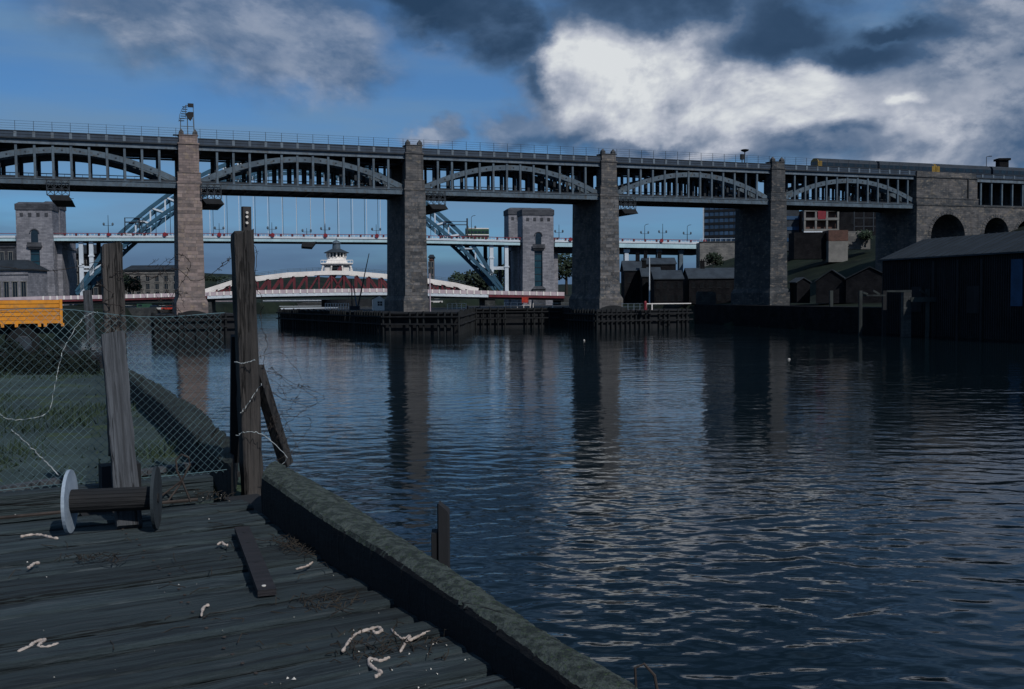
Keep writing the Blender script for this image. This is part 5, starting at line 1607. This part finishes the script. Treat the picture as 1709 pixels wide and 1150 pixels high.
# jetty: planks, bearers and piles
jt = thing('timber_deck', 'weathered dark plank deck of the near timber jetty', 'jetty', (0, 0, 0), JA)
rg = random.Random(21)
y = 1.2 - 3.2
k = 0
while y < 8.82:
    w_ = rg.uniform(.20, .29); gap = rg.choice((.016, .022, .028, .040, .060))
    if y + w_ > 8.82: break
    xe = 2.24 + rg.uniform(-.02, .03); xs = -8.0
    b = MB(); seg = 64; rows = []
    zo = rg.choice((-.022, -.008, 0, .003, .008)); tl_ = rg.uniform(-.01, .01); ph = rg.uniform(0, 9)
    for i in range(seg + 1):
        x = xs + (xe - xs) * i / seg
        wr0 = .010 * math.sin(x * 3.1 + ph) + rg.uniform(-.010, .008); wr1 = .010 * math.sin(x * 2.3 + ph * 2) + rg.uniform(-.008, .010)
        zt_ = zo + .004 * math.sin(x * 1.7 + ph) + rg.uniform(-.003, .003)
        rows.append([(x, y + wr0, DECK - .07), (x, y + wr0, DECK - .02 + zt_), (x, y + .018 + wr0, DECK - .002 + zt_ - tl_ * .5), (x, y + w_ * .35, DECK + zt_ + rg.uniform(-.005, .002)), (x, y + w_ * .7, DECK + zt_ + rg.uniform(-.006, .002)), (x, y + w_ - .018 + wr1, DECK - .002 + zt_ + tl_ * .5), (x, y + w_ + wr1, DECK - .02 + zt_), (x, y + w_ + wr1, DECK - .07)])
    vs = [p for r_ in rows for p in r_]; fs = []; n = 8
    for i in range(seg):
        for q_ in range(n):
            a = i * n + q_; c = i * n + (q_ + 1) % n
            fs.append((a, c, c + n, a + n))
    fs.append(tuple(range(n))); fs.append(tuple(seg * n + q_ for q_ in range(n)))
    b.add(vs, fs).build('plank', S['plank'], jt)
    y += w_ + gap; k += 1
nl = MB().lathe([(.010, 0), (.009, .004)], 6).mesh('nail', S['rust'])
pk_ = [o for o in KIDS[jt.name] if o.name.startswith('plank')]
for o_ in pk_:
    ys = [v.co.y for v in o_.data.vertices]; ym = (min(ys) + max(ys)) / 2; hw_ = (max(ys) - min(ys)) * .28
    zt_ = max(v.co.z for v in o_.data.vertices)
    for x in (-3.5, -1.0, 1.2):
        for sg_ in (-1, 1):
            place('nail', nl, o_, (x + rg.uniform(-.03, .03), ym + sg_ * hw_ + rg.uniform(-.015, .015), zt_ - .004))
for x in (-6, -3.5, -1.0, 1.2, 2.35):
    MB().box(x - .15, x + .15, -3, 8.9, DECK - .40, DECK - .075).build('bearer', S['timber_d'], jt)
for x in (-6, -1.0, 2.2):
    for yy in (0.5, 4.5, 8.6):
        MB().tube([(x, yy, -3), (x, yy, DECK - .4)], .2, 9).build('pile', S['timber_d'], jt)

# fence
fn = thing('chain_link_fence', 'sagging chain-link fence on old timber posts across the end of the jetty', 'fence', (0, 0, 0), JA)
FY = 9.0
sl = MB().box(-8, -1.2, FY - .11, FY + .13, DECK - .1, DECK + .15).build('sleeper', S['plank'], fn)
MB().box(-1.15, 2.12, FY - .1, FY + .12, DECK - .1, DECK + .11).build('sleeper', S['plank'], fn)
cb = MB(); rgf = random.Random(2)
pitch = .0335
XL, XR = -8.0, 2.28
zb0, zt0 = DECK + .12, HC - .12
nw = int((XR - XL) / pitch); nz = int((zt0 - zb0) / pitch)
def warp(x, z):
    u = (x - XL); v = (z - zb0) / (zt0 - zb0)
    sag = .035 * math.sin(u * 1.7) * v + .02 * math.sin(u * 4.3 + 1)
    yy = FY + .02 + .10 * math.sin(u * 1.1 + .5) * math.sin(v * 3.0) + .03 * math.sin(u * 3.7 + v * 4)
    return Vector((x + .012 * math.sin(v * 7 + u), yy, z + sag * v))
for i in range(nw):
    pts = []
    x = XL + i * pitch
    for j in range(nz + 1):
        zz = zb0 + j * pitch
        pts.append(warp(x + (pitch * 1.02 if (i + j) % 2 else -.02 * pitch), zz) + Vector((0, .004 if (j + i) % 2 else -.004, 0)))
    cb.tube(pts, .0019, 3, False)
tag(cb.build('wire_mesh', S['wire'], fn, fix=False), kind='stuff')
for zz, m in ((zt0, S['wire']), (zb0 + .02, S['wire'])):
    MB().tube([warp(XL + (XR - XL) * i / 60, zz) for i in range(61)], .003, 4).build('line_wire', m, fn)

def rough_post(b, p0, p1, w, d, seg=14, seed=0, top_slant=.0):
    rg = random.Random(seed)
    p0, p1 = Vector(p0), Vector(p1)
    ax = (p1 - p0).normalized(); s = Vector((1, 0, 0)); s = (s - ax * s.dot(ax)).normalized(); f = ax.cross(s)
    rings = []
    for i in range(seg + 1):
        c = p0.lerp(p1, i / seg); r_ = []
        for (u, v) in ((-1, -.8), (-.8, -1), (-.3, -1.02), (.3, -.98), (.8, -1), (1, -.8), (1, .8), (.8, 1), (-.8, 1), (-1, .8)):
            e = 1 + rg.uniform(-.05, .05)
            q_ = c + s * (u * w / 2 * e) + f * (-v * d / 2 * e)
            if i == seg: q_ += ax * (top_slant * u + rg.uniform(-.02, .02))
            r_.append(tuple(q_))
        rings.append(r_)
    n = 10
    vs = [p for r_ in rings for p in r_]; fs = []
    for i in range(seg):
        for q_ in range(n):
            a = i * n + q_; c = i * n + (q_ + 1) % n
            fs.append((a, c, c + n, a + n))
    fs.append(tuple(range(n))); fs.append(tuple(seg * n + q_ for q_ in range(n)))
    b.add(vs, fs)
    return b
def to_j(p):
    return ((p - J.o).dot(J.e1), (p - J.o).dot(J.e2), p.z)
def axis_post(name, m, p0, p1, w, d, seg, seed, slant=0.0):
    p0, p1 = Vector(p0), Vector(p1)
    ax = (p1 - p0).normalized()
    sx_ = Vector((1, 0, 0)); sx_ = (sx_ - ax * sx_.dot(ax)).normalized(); sy_ = ax.cross(sx_)
    o = rough_post(MB(), (0, 0, 0), (0, 0, (p1 - p0).length), w, d, seg, seed, slant).build(name, m, fn)
    M_ = Matrix((sx_, sy_, ax)).transposed().to_4x4(); M_.translation = p0
    o.matrix_basis = M_
    return o
# right-hand post with bolted plank and two struts
b0 = atz(417, 806, DECK); dpt0 = b0.y
tp = at(399, 386, dpt0 - .05)
o = rough_post(MB(), to_j(b0 + Vector((0, .09, -.3))), to_j(tp + Vector((0, .09, 0))), .17, .17, 22, 1, .01).build('post', S['post_b'], fn)
tag(o, 'square brown post at the water end of the fence')
c0 = at(419, 800, dpt0 + .19); c1 = at(411, 345, dpt0 + .19)
pl = MB().bar(to_j(c0), to_j(c1), .075, .05, (0, 1, 0)).build('plank', S['post_d'], o)
for py in (355, 362, 372):
    h_ = at(412, py, dpt0 + .15); 
    MB().lathe([(.012, -.012), (.012, .012)], 8).build('bolt', S['flake'], o).matrix_basis = Matrix.Translation(Vector(to_j(h_))) @ Matrix.Rotation(math.pi / 2, 4, 'X')
br = MB(); u = at(428, 612, dpt0 + .15); v = at(478, 775, dpt0 + .5)
br.bar(to_j(u), to_j(v), .10, .09).build('strut', S['post_d'], fn)
u = at(394, 560, dpt0 + .3); v = at(392, 770, dpt0 + .6)
MB().bar(to_j(u), to_j(v), .09, .08).build('strut', S['timber_d'], fn)
# leaning double post
f0 = atz(211, 884, DECK); f1 = at(184, 560, 8.25)
o = axis_post('post', S['post'], to_j(f0 + Vector((0, .05, 0))), to_j(f1 + Vector((0, .05, 0))), .172, .09, 16, 4)
tag(o, 'pale grey lower post leaning back against the older one')
g0 = at(196, 760, 8.25); g1 = at(178, 409, 8.75)
o = axis_post('post', S['post_b'], to_j(g0 + Vector((0, .05, 0))), to_j(g1 + Vector((0, .1, 0))), .166, .12, 18, 9, .01)
tag(o, 'dark weathered upper post with wire wound round it')
# barbed wire
def wirecurve(pix, Y, m, r=.0028, barbs=True, seed=0, name='barbed_wire'):
    rg = random.Random(seed)
    P = [Vector(to_j(at(px, py, Y + (dy if False else 0)))) for (px, py) in pix]
    pts = []
    for i in range(len(P) - 1):
        p0 = P[max(i - 1, 0)]; p1 = P[i]; p2 = P[i + 1]; p3 = P[min(i + 2, len(P) - 1)]
        for k in range(8):
            t = k / 8
            q_ = .5 * ((2 * p1) + (p2 - p0) * t + (2 * p0 - 5 * p1 + 4 * p2 - p3) * t * t + (3 * p1 - p0 - 3 * p2 + p3) * t ** 3)
            pts.append(q_ + Vector((rg.gauss(0, .003), rg.gauss(0, .02), rg.gauss(0, .003))))
    pts.append(P[-1])
    b = MB().tube(pts, r, 4)
    if barbs:
        for i in range(3, len(pts), 5):
            for s in range(2):
                d = Vector((rg.gauss(0, 1), rg.gauss(0, 1), rg.gauss(0, 1))).normalized() * .022
                b.tube([pts[i] - d, pts[i] + d], r * .8, 3)
    return b.build(name, m, fn)
wirecurve([(0, 445), (90, 452), (165, 438), (178, 470), (200, 452), (240, 470), (290, 448), (330, 470), (385, 432), (372, 440), (366, 452)], 8.7, S['rust'], seed=1)
wirecurve([(160, 470), (190, 492), (172, 505), (205, 512), (196, 530), (165, 545), (185, 556), (204, 540)], 8.5, S['rust'], .004, seed=2)
wirecurve([(195, 465), (225, 455), (260, 462), (285, 435), (300, 425), (318, 440), (305, 470), (288, 495), (300, 520), (330, 535)], 8.7, S['rust'], seed=3)
wirecurve([(412, 395), (428, 420), (425, 470), (438, 500), (436, 545), (446, 570), (440, 610), (450, 660), (470, 700)], 9.2, S['rust'], .0025, seed=4)
wirecurve([(388, 606), (410, 604), (427, 598), (470, 590), (505, 640), (480, 690), (520, 700), (500, 740), (460, 770)], 9.2, S['rust'], .002, seed=5)
wirecurve([(398, 700), (425, 690), (430, 640), (448, 620), (490, 640), (530, 670), (500, 690), (470, 720), (490, 760)], 9.25, S['rust'], .002, seed=6)
wirecurve([(392, 604), (408, 606), (424, 600)], 9.0, S['wire_w'], .004, False, 7, 'tie_wire')
wirecurve([(396, 728), (408, 722), (430, 722), (452, 735), (478, 768), (440, 792)], 9.0, S['wire_w'], .003, False, 8, 'tie_wire')
wirecurve([(402, 690), (418, 668), (436, 640)], 9.0, S['wire_w'], .003, False, 9, 'tie_wire')
wirecurve([(163, 520), (140, 530), (118, 560), (104, 590), (92, 640), (76, 690), (20, 700), (0, 690)], 8.3, S['wire_w'], .003, False, 10, 'tie_wire')
wirecurve([(20, 718), (45, 740), (70, 765), (98, 793)], 8.2, S['wire_w'], .004, False, 11, 'tie_wire')
for k in range(9):
    rg = random.Random(90 + k)
    x, y_ = rg.uniform(440, 500), rg.uniform(600, 730)
    pix = []
    for i in range(6):
        pix.append((x, y_)); x += rg.uniform(-28, 28); y_ += rg.uniform(-16, 34)
    wirecurve(pix, 9.3, S['rust'], .0016, True, 50 + k)
for k in range(7):
    rg = random.Random(190 + k)
    x, y_ = rg.uniform(170, 330), rg.uniform(430, 500)
    pix = []
    for i in range(5):
        pix.append((x, y_)); x += rg.uniform(-30, 30); y_ += rg.uniform(-18, 26)
    wirecurve(pix, 8.75, S['rust'], .0018, True, 150 + k)

# thin grey post standing on the quay edge further off
p = atz(153, 575, DECK - .2)
o = rough_post(MB(), (0, 0, 0), (-.12, 0, at(147, 485, p.y).z - p.z), .3, .22, 10, 6).build('mooring_post', S['post']); o.location = p
tag(o, 'slim grey post on the quay edge between the yellow trailer and the fence post', 'post')

# cable reel
a = atz(118, 889, DECK); c = atz(262, 882, DECK)
ax = Vector((c.x - a.x, c.y - a.y, 0)); ln = ax.length
reel = thing('cable_reel', 'small empty cable reel lying on its rims, one flange pale blue and one dark', 'reel', (a.x, a.y, DECK), math.atan2(ax.y, ax.x))
R_ = .222
def disc(m, notch, x):
    b = MB(); n = 40; prof = []
    for i in range(n):
        ang = 2 * math.pi * i / n
        r_ = R_ * (1 + .006 * math.sin(5 * ang))
        prof.append((r_ * math.cos(ang), R_ + r_ * math.sin(ang)))
    b.prism(prof, x - .011, x + .011, 'x')
    o_ = place('flange', b.mesh('flange', m), reel)
    hb = MB()
    hb.prism([(.035 * math.cos(2 * math.pi * i / 12), R_ + .035 * math.sin(2 * math.pi * i / 12)) for i in range(12)], x - .017, x + .017, 'x')
    place('hub', hb.mesh('hub', S['core']), o_)
    return o_
f1 = disc(S['flange'], True, 0.0); f1['label'] = 'pale blue-grey flange'
f2 = disc(S['flange_d'], False, ln); f2['label'] = 'dark flange'
cr_m = MB()
ncore = 18
for i in range(ncore):
    a0 = 2 * math.pi * i / ncore + .012; a1 = 2 * math.pi * (i + 1) / ncore - .012
    r0, r1 = .05, .083
    cr_m.prism([(r0 * math.cos(a0), R_ + r0 * math.sin(a0)), (r1 * math.cos(a0), R_ + r1 * math.sin(a0)), (r1 * math.cos(a1), R_ + r1 * math.sin(a1)), (r0 * math.cos(a1), R_ + r0 * math.sin(a1))], .011, ln - .011, 'x')
place('core', cr_m.mesh('core', S['core']), reel)

# black box behind the reel, rod stand and long bar
p = atz(150, 852, DECK); 
o = MB().box(0, .30, 0, .18, 0, .30).build('black_box', S['timber_d']); o.location = (p.x, p.y + .25, DECK); o.rotation_euler = (0, 0, JA); tag(o, 'black wooden block behind the cable reel', 'block')
p = atz(305, 838, DECK)
rd = MB()
rd.tube([(-.10, -.10, 0.01), (-.02, 0, .14), (.01, 0, .20), (.06, .02, .30), (.05, .02, .36), (-.01, .02, .385), (-.05, .01, .34), (-.04, 0, .25), (.0, 0, .17), (.08, -.05, .01)], .008, 5)
rd.tube([(-.22, -.14, .012), (-.06, -.02, .13), (0, 0, .18)], .008, 5)
o = rd.build('iron_rod', S['rust']); o.location = p; tag(o, 'rusty looped iron rod standing beside the dark reel flange', 'rod')
u = atz(-40, 873, DECK); v = atz(330, 838, DECK)
o = MB().tube([(0, 0, 0), (v.x - u.x, v.y - u.y, 0)], .014, 6).build('iron_bar', S['rust']); o.location = (u.x, u.y, DECK + .022); tag(o, 'long thin rusty bar on the deck passing under the cable reel', 'bar')

# dark strip of timber with holes
u = atz(404, 890, DECK); v = atz(446, 998, DECK)
dr_ = v - u
st = thing('timber_strip', 'dark narrow timber strip lying loose on the deck', 'plank', (u.x, u.y, DECK + .012), math.atan2(dr_.y, dr_.x))
place('board', MB().box(0, dr_.length, -.05, .05, 0, .035).mesh('board', S['strip']), st)
hm = MB().lathe([(.014, 0.0353), (.014, .037)], 8).mesh('bolt', S['core'])
for f in (.12, .3, .62): place('bolt', hm, st, (dr_.length * f, 0, 0))
place('bolt', MB().lathe([(.012, .0353), (.012, .04)], 8).mesh('bolt', S['flake']), st, (dr_.length * .955, -.01, 0))

# scraps of bleached rope
def scrap(pix, r, label, seed):
    r *= .72
    rg = random.Random(seed)
    P = [atz(px, py, DECK + r) for px, py in pix]
    o0 = P[0].copy()
    pts = []
    for i in range(len(P) - 1):
        p0 = P[max(i - 1, 0)]; p1 = P[i]; p2 = P[i + 1]; p3 = P[min(i + 2, len(P) - 1)]
        for k in range(6):
            t = k / 6
            q_ = .5 * ((2 * p1) + (p2 - p0) * t + (2 * p0 - 5 * p1 + 4 * p2 - p3) * t * t + (3 * p1 - p0 - 3 * p2 + p3) * t ** 3)
            pts.append(q_ - o0)
    pts.append(P[-1] - o0)
    rs = [r * (.65 + .8 * rg.random()) for _ in pts]
    rs[0] *= .7; rs[-1] *= .6
    o = MB().tube(pts, rs, 6).build('rope_scrap', S['rope'], smooth=True)
    o.location = o0
    return tag(o, label, 'rope', 'bleached rope scraps on the deck')
scrap([(34, 896), (50, 893), (68, 893), (84, 897), (97, 899)], .013, 'straight pale rope scrap nearest the blue flange', 1)
scrap([(47, 948), (54, 943), (58, 940), (66, 940)], .012, 'short pale rope scrap below the one near the blue flange', 2)
scrap([(363, 909), (370, 905), (374, 909), (381, 910)], .011, 'tiny pale rope knot beside the end of the timber strip', 3)
scrap([(336, 1028), (338, 1018), (342, 1012), (349, 1010)], .011, 'small hooked rope scrap alone on the open deck', 4)
scrap([(30, 1088), (48, 1080), (58, 1072), (75, 1067), (64, 1078), (80, 1080), (98, 1074)], .011, 'forked pale rope scrap close to the near deck edge', 5)
scrap([(572, 1087), (580, 1074), (590, 1062), (602, 1055), (618, 1050), (630, 1047), (637, 1052), (628, 1057), (622, 1053)], .011, 'long pale rope scrap with a curled end', 6)
scrap([(653, 1050), (662, 1060), (672, 1066), (684, 1062), (680, 1070), (694, 1064), (706, 1058), (718, 1054)], .010, 'knotted spread rope scrap beside the curled one', 7)
scrap([(683, 1064), (676, 1074), (668, 1088)], .010, 'short straight rope end below the knotted scrap', 8)
scrap([(650, 1097), (634, 1103), (618, 1099), (616, 1108), (628, 1118), (637, 1122), (626, 1130)], .011, 'zigzag rope scrap on the foremost plank', 9)
scrap([(494, 950), (505, 947), (514, 944), (522, 938)], .009, 'thin rope scrap by the twig heap', 10)
scrap([(553, 920), (558, 931)], .010, 'short white stick in the shade of the mossy baulk', 11)

# crumbs, twigs and weed caught between the planks
rg = random.Random(77)
cb = MB()
for i in range(120):
    if i < 60: px, py = rg.gauss(700, 90), rg.gauss(1080, 35)
    elif i < 95: px, py = rg.uniform(300, 440), 828 + rg.uniform(-6, 12)
    else: px, py = rg.uniform(-20, 700), rg.uniform(860, 1145)
    p = atz(px, py, DECK)
    if (p - J.o).dot(J.e1) > 2.12: continue
    s = rg.uniform(.002, .006) * (1.9 if rg.random() < .12 else 1)
    a = rg.uniform(0, 3)
    cb.add([(p.x - s * math.cos(a), p.y - s * math.sin(a), DECK + .004), (p.x + s * math.sin(a) * .7, p.y - s * math.cos(a) * .7, DECK + .006), (p.x + s * math.cos(a), p.y + s * math.sin(a), DECK + .005), (p.x - s * math.sin(a) * .6, p.y + s * math.cos(a) * .6, DECK + .009 + s * .4)], [(0, 1, 2, 3), (0, 3, 1), (1, 3, 2)])
tag(cb.build('litter', S['flake'], fix=False), 'tiny white flakes scattered over the plank deck', 'litter', kind='stuff')
cb = MB()
def twigs(pcx, pcy, sx, sy, n, ln):
    for i in range(n):
        p = atz(rg.gauss(pcx, sx), rg.gauss(pcy, sy), DECK)
        if (p - J.o).dot(J.e1) > 2.14: continue
        a = rg.uniform(0, 3.14); l_ = rg.uniform(.3, 1) * ln
        q_ = p + Vector((math.cos(a) * l_, math.sin(a) * l_, rg.uniform(.0, .03)))
        m_ = (p + q_) / 2 + Vector((rg.gauss(0, .01), rg.gauss(0, .01), rg.uniform(.0, .03)))
        cb.tube([p + Vector((0, 0, .004)), m_, q_], .0028, 3, False)
twigs(512, 906, 28, 12, 190, .14); twigs(380, 828, 40, 5, 60, .1); twigs(150, 934, 28, 4, 40, .07); twigs(540, 1010, 40, 8, 50, .12); twigs(640, 1085, 60, 14, 90, .08); twigs(300, 960, 200, 60, 30, .16)
tag(cb.build('twig_litter', S['twig'], fix=False), 'dark dry twigs and weed heaped beside the mossy baulk', 'litter', kind='stuff')

# mooring pile beyond the baulk
p = at(738, 885, 7.6); 
t = thing('mooring_pile', 'split dark timber pile standing in the water beyond the mossy baulk', 'pile', (p.x, p.y, -2))
zt_ = at(738, 847, 7.6).z + 2; zl = at(728, 888, 7.6).z + 2
place('pile', rough_post(MB(), (.012, 0, 0), (.012, 0, zt_), .085, .16, 10, 12, -.035).mesh('pile', S['timber_d']), t)
place('split_side', rough_post(MB(), (-.055, 0.01, 0), (-.055, .01, zl), .05, .14, 8, 13, 0).mesh('split_side', S['timber_d']), t)
p = atz(1075, 1140, ZB1)
o = MB().tube([(-.03, 0, -.05), (-.035, 0, .06), (.0, 0, .075), (.04, 0, .03), (.06, .0, -.08)], .006, 6).build('wire_loop', S['rust']); o.location = p; tag(o, 'bent wire loop at the near end of the mossy baulk', 'wire')

# boards and rubble lying behind the fence
for (u, v, wdt, lab, m) in (((225, 792), (385, 770), .12, 'broken pale board lying in the grass behind the fence', S['post']), ((-20, 822), (105, 806), .12, 'long grey board on the grass behind the fence sleeper', S['post']), ((240, 806), (400, 796), .10, 'dark board against the fence sleeper', S['post_d'])):
    a = atz(u[0], u[1], DECK - .15); c = atz(v[0], v[1], DECK - .15)
    o = MB().bar((0, 0, .03), (c.x - a.x, c.y - a.y, .05), wdt, .05).build('scrap_board', m); o.location = (a.x, a.y, DECK - .17)
    tag(o, lab, 'board')

# dark weed bank along the back of the near quay
rg = random.Random(8)
wb = MB(); 
for i in range(5200):
    t_ = rg.random(); px = -30 + 195 * t_
    Y = rg.uniform(24.5, 27.5)
    x = (px - CXP) / FPX * Y
    hmax = (.62 if px < 100 else .5) * (1 + .3 * math.sin(px * .09)) * (1 if px < 150 else .4)
    z = DECK - .18 + hmax * rg.random() ** 1.4
    s = rg.uniform(.02, .06)
    u_ = Vector((rg.gauss(0, 1), rg.gauss(0, 1), rg.gauss(0, 1))).normalized(); v_ = u_.orthogonal().normalized(); p = Vector((x, Y, z))
    wb.add([p - u_ * s, p + v_ * s * .5, p + u_ * s, p - v_ * s * .5], [(0, 1, 2, 3)])
tag(wb.build('weed_bank', mat('dark_weed', (0.02, 0.027, 0.02), (0.01, 0.013, 0.011), 2, rough=0.95, spec=0.1), fix=False), 'dark tangled weeds below the yellow trailer', 'weeds', kind='stuff')
rg = random.Random(18)
hp = MB()
for i in range(60):
    px = rg.uniform(-20, 165); Y = rg.uniform(27, 29.5); x = (px - CXP) / FPX * Y
    s = rg.uniform(.15, .4)
    hp.frustum((x - s, x + s, Y - s, Y + s), (x - s * .6, x + s * .5, Y - s * .5, Y + s * .6), DECK - .3, DECK - .18 + s * .9)
tag(hp.build('rubble_bank', S['mud']), 'dark heap of rubble under the yellow trailer', 'rubble', kind='stuff')

# yellow drop-side trailer
YT = 31.5
TRZ = rad(27)
a = at(-190, 536, YT); c = at(104, 533, YT)
zl, zh = at(60, 534, YT).z, at(60, 500.5, YT).z
tr = thing('trailer', 'orange-yellow drop-side trailer standing behind the fence', 'trailer', (c.x - 6.2 * math.cos(TRZ), c.y - 6.2 * math.sin(TRZ), DECK - .18), TRZ)
ln = 6.2; zl -= DECK - .18; zh -= DECK - .18
nb = 5; bh = (zh - zl) / nb
for k in range(nb):
    place('side_board', MB().box(0, ln, 0, .05, zl + k * bh + .008, zl + (k + 1) * bh - .008).mesh('side_board', S['yellow']), tr)
    place('end_board', MB().box(ln - .05, ln, .055, 2.3, zl + k * bh + .008, zl + (k + 1) * bh - .008).mesh('end_board', S['yellow']), tr)
place('inner_lining', MB().box(.05, ln - .06, .055, .08, zl, zh - .03).box(.05, ln - .06, 2.3, 2.35, zl, zh).mesh('inner_lining', S['darkred']), tr)
for f in (.0, .335, .665, .995):
    place('stake', MB().box(ln * f - .04, ln * f + .04, -.04, -.001, zl - .12, zh + .01).mesh('stake', S['yellow']), tr)
place('bed', MB().box(0, ln, -.02, 2.35, zl - .1, zl - .001).mesh('bed', S['yellow']), tr)
place('chassis', MB().box(.3, ln - .2, .5, .7, zl - .42, zl - .1).box(.3, ln - .2, 1.6, 1.8, zl - .42, zl - .1).mesh('chassis', S['black']), tr)
for xx in (.7, ln - 1.1):
    for yy in (.15, 2.0):
        w_ = place('wheel', MB().lathe([(.44, -.13), (.48, -.08), (.48, .08), (.44, .13)], 20).mesh('wheel', S['tyre']), tr, (xx, yy, .48), (math.pi / 2, 0, 0))
        place('rim', MB().lathe([(.24, .131), (.2, .15)], 12).mesh('rim', S['iron_d']), w_)
for px in (12, 33, 68, 77, 104):
    x = ln - (104 - px) / FPX * YT * .98
    place('bracket', MB().box(x - .04, x + .05, -.03, .05, zl - .2, zl - .101).mesh('bracket', S['yellow']), tr)

# floating scraps on the river
for px, py, lab in ((1317, 600, 'lone white float drifting on the open river'), (975, 568, 'small pale float near the dark pier reflection')):
    p = atz(px, py, 0)
    o = MB().lathe([(.05, -.06), (.14, 0), (.15, .06), (.05, .12)], 10).build('float', S['flake']); o.location = p; tag(o, lab, 'float')
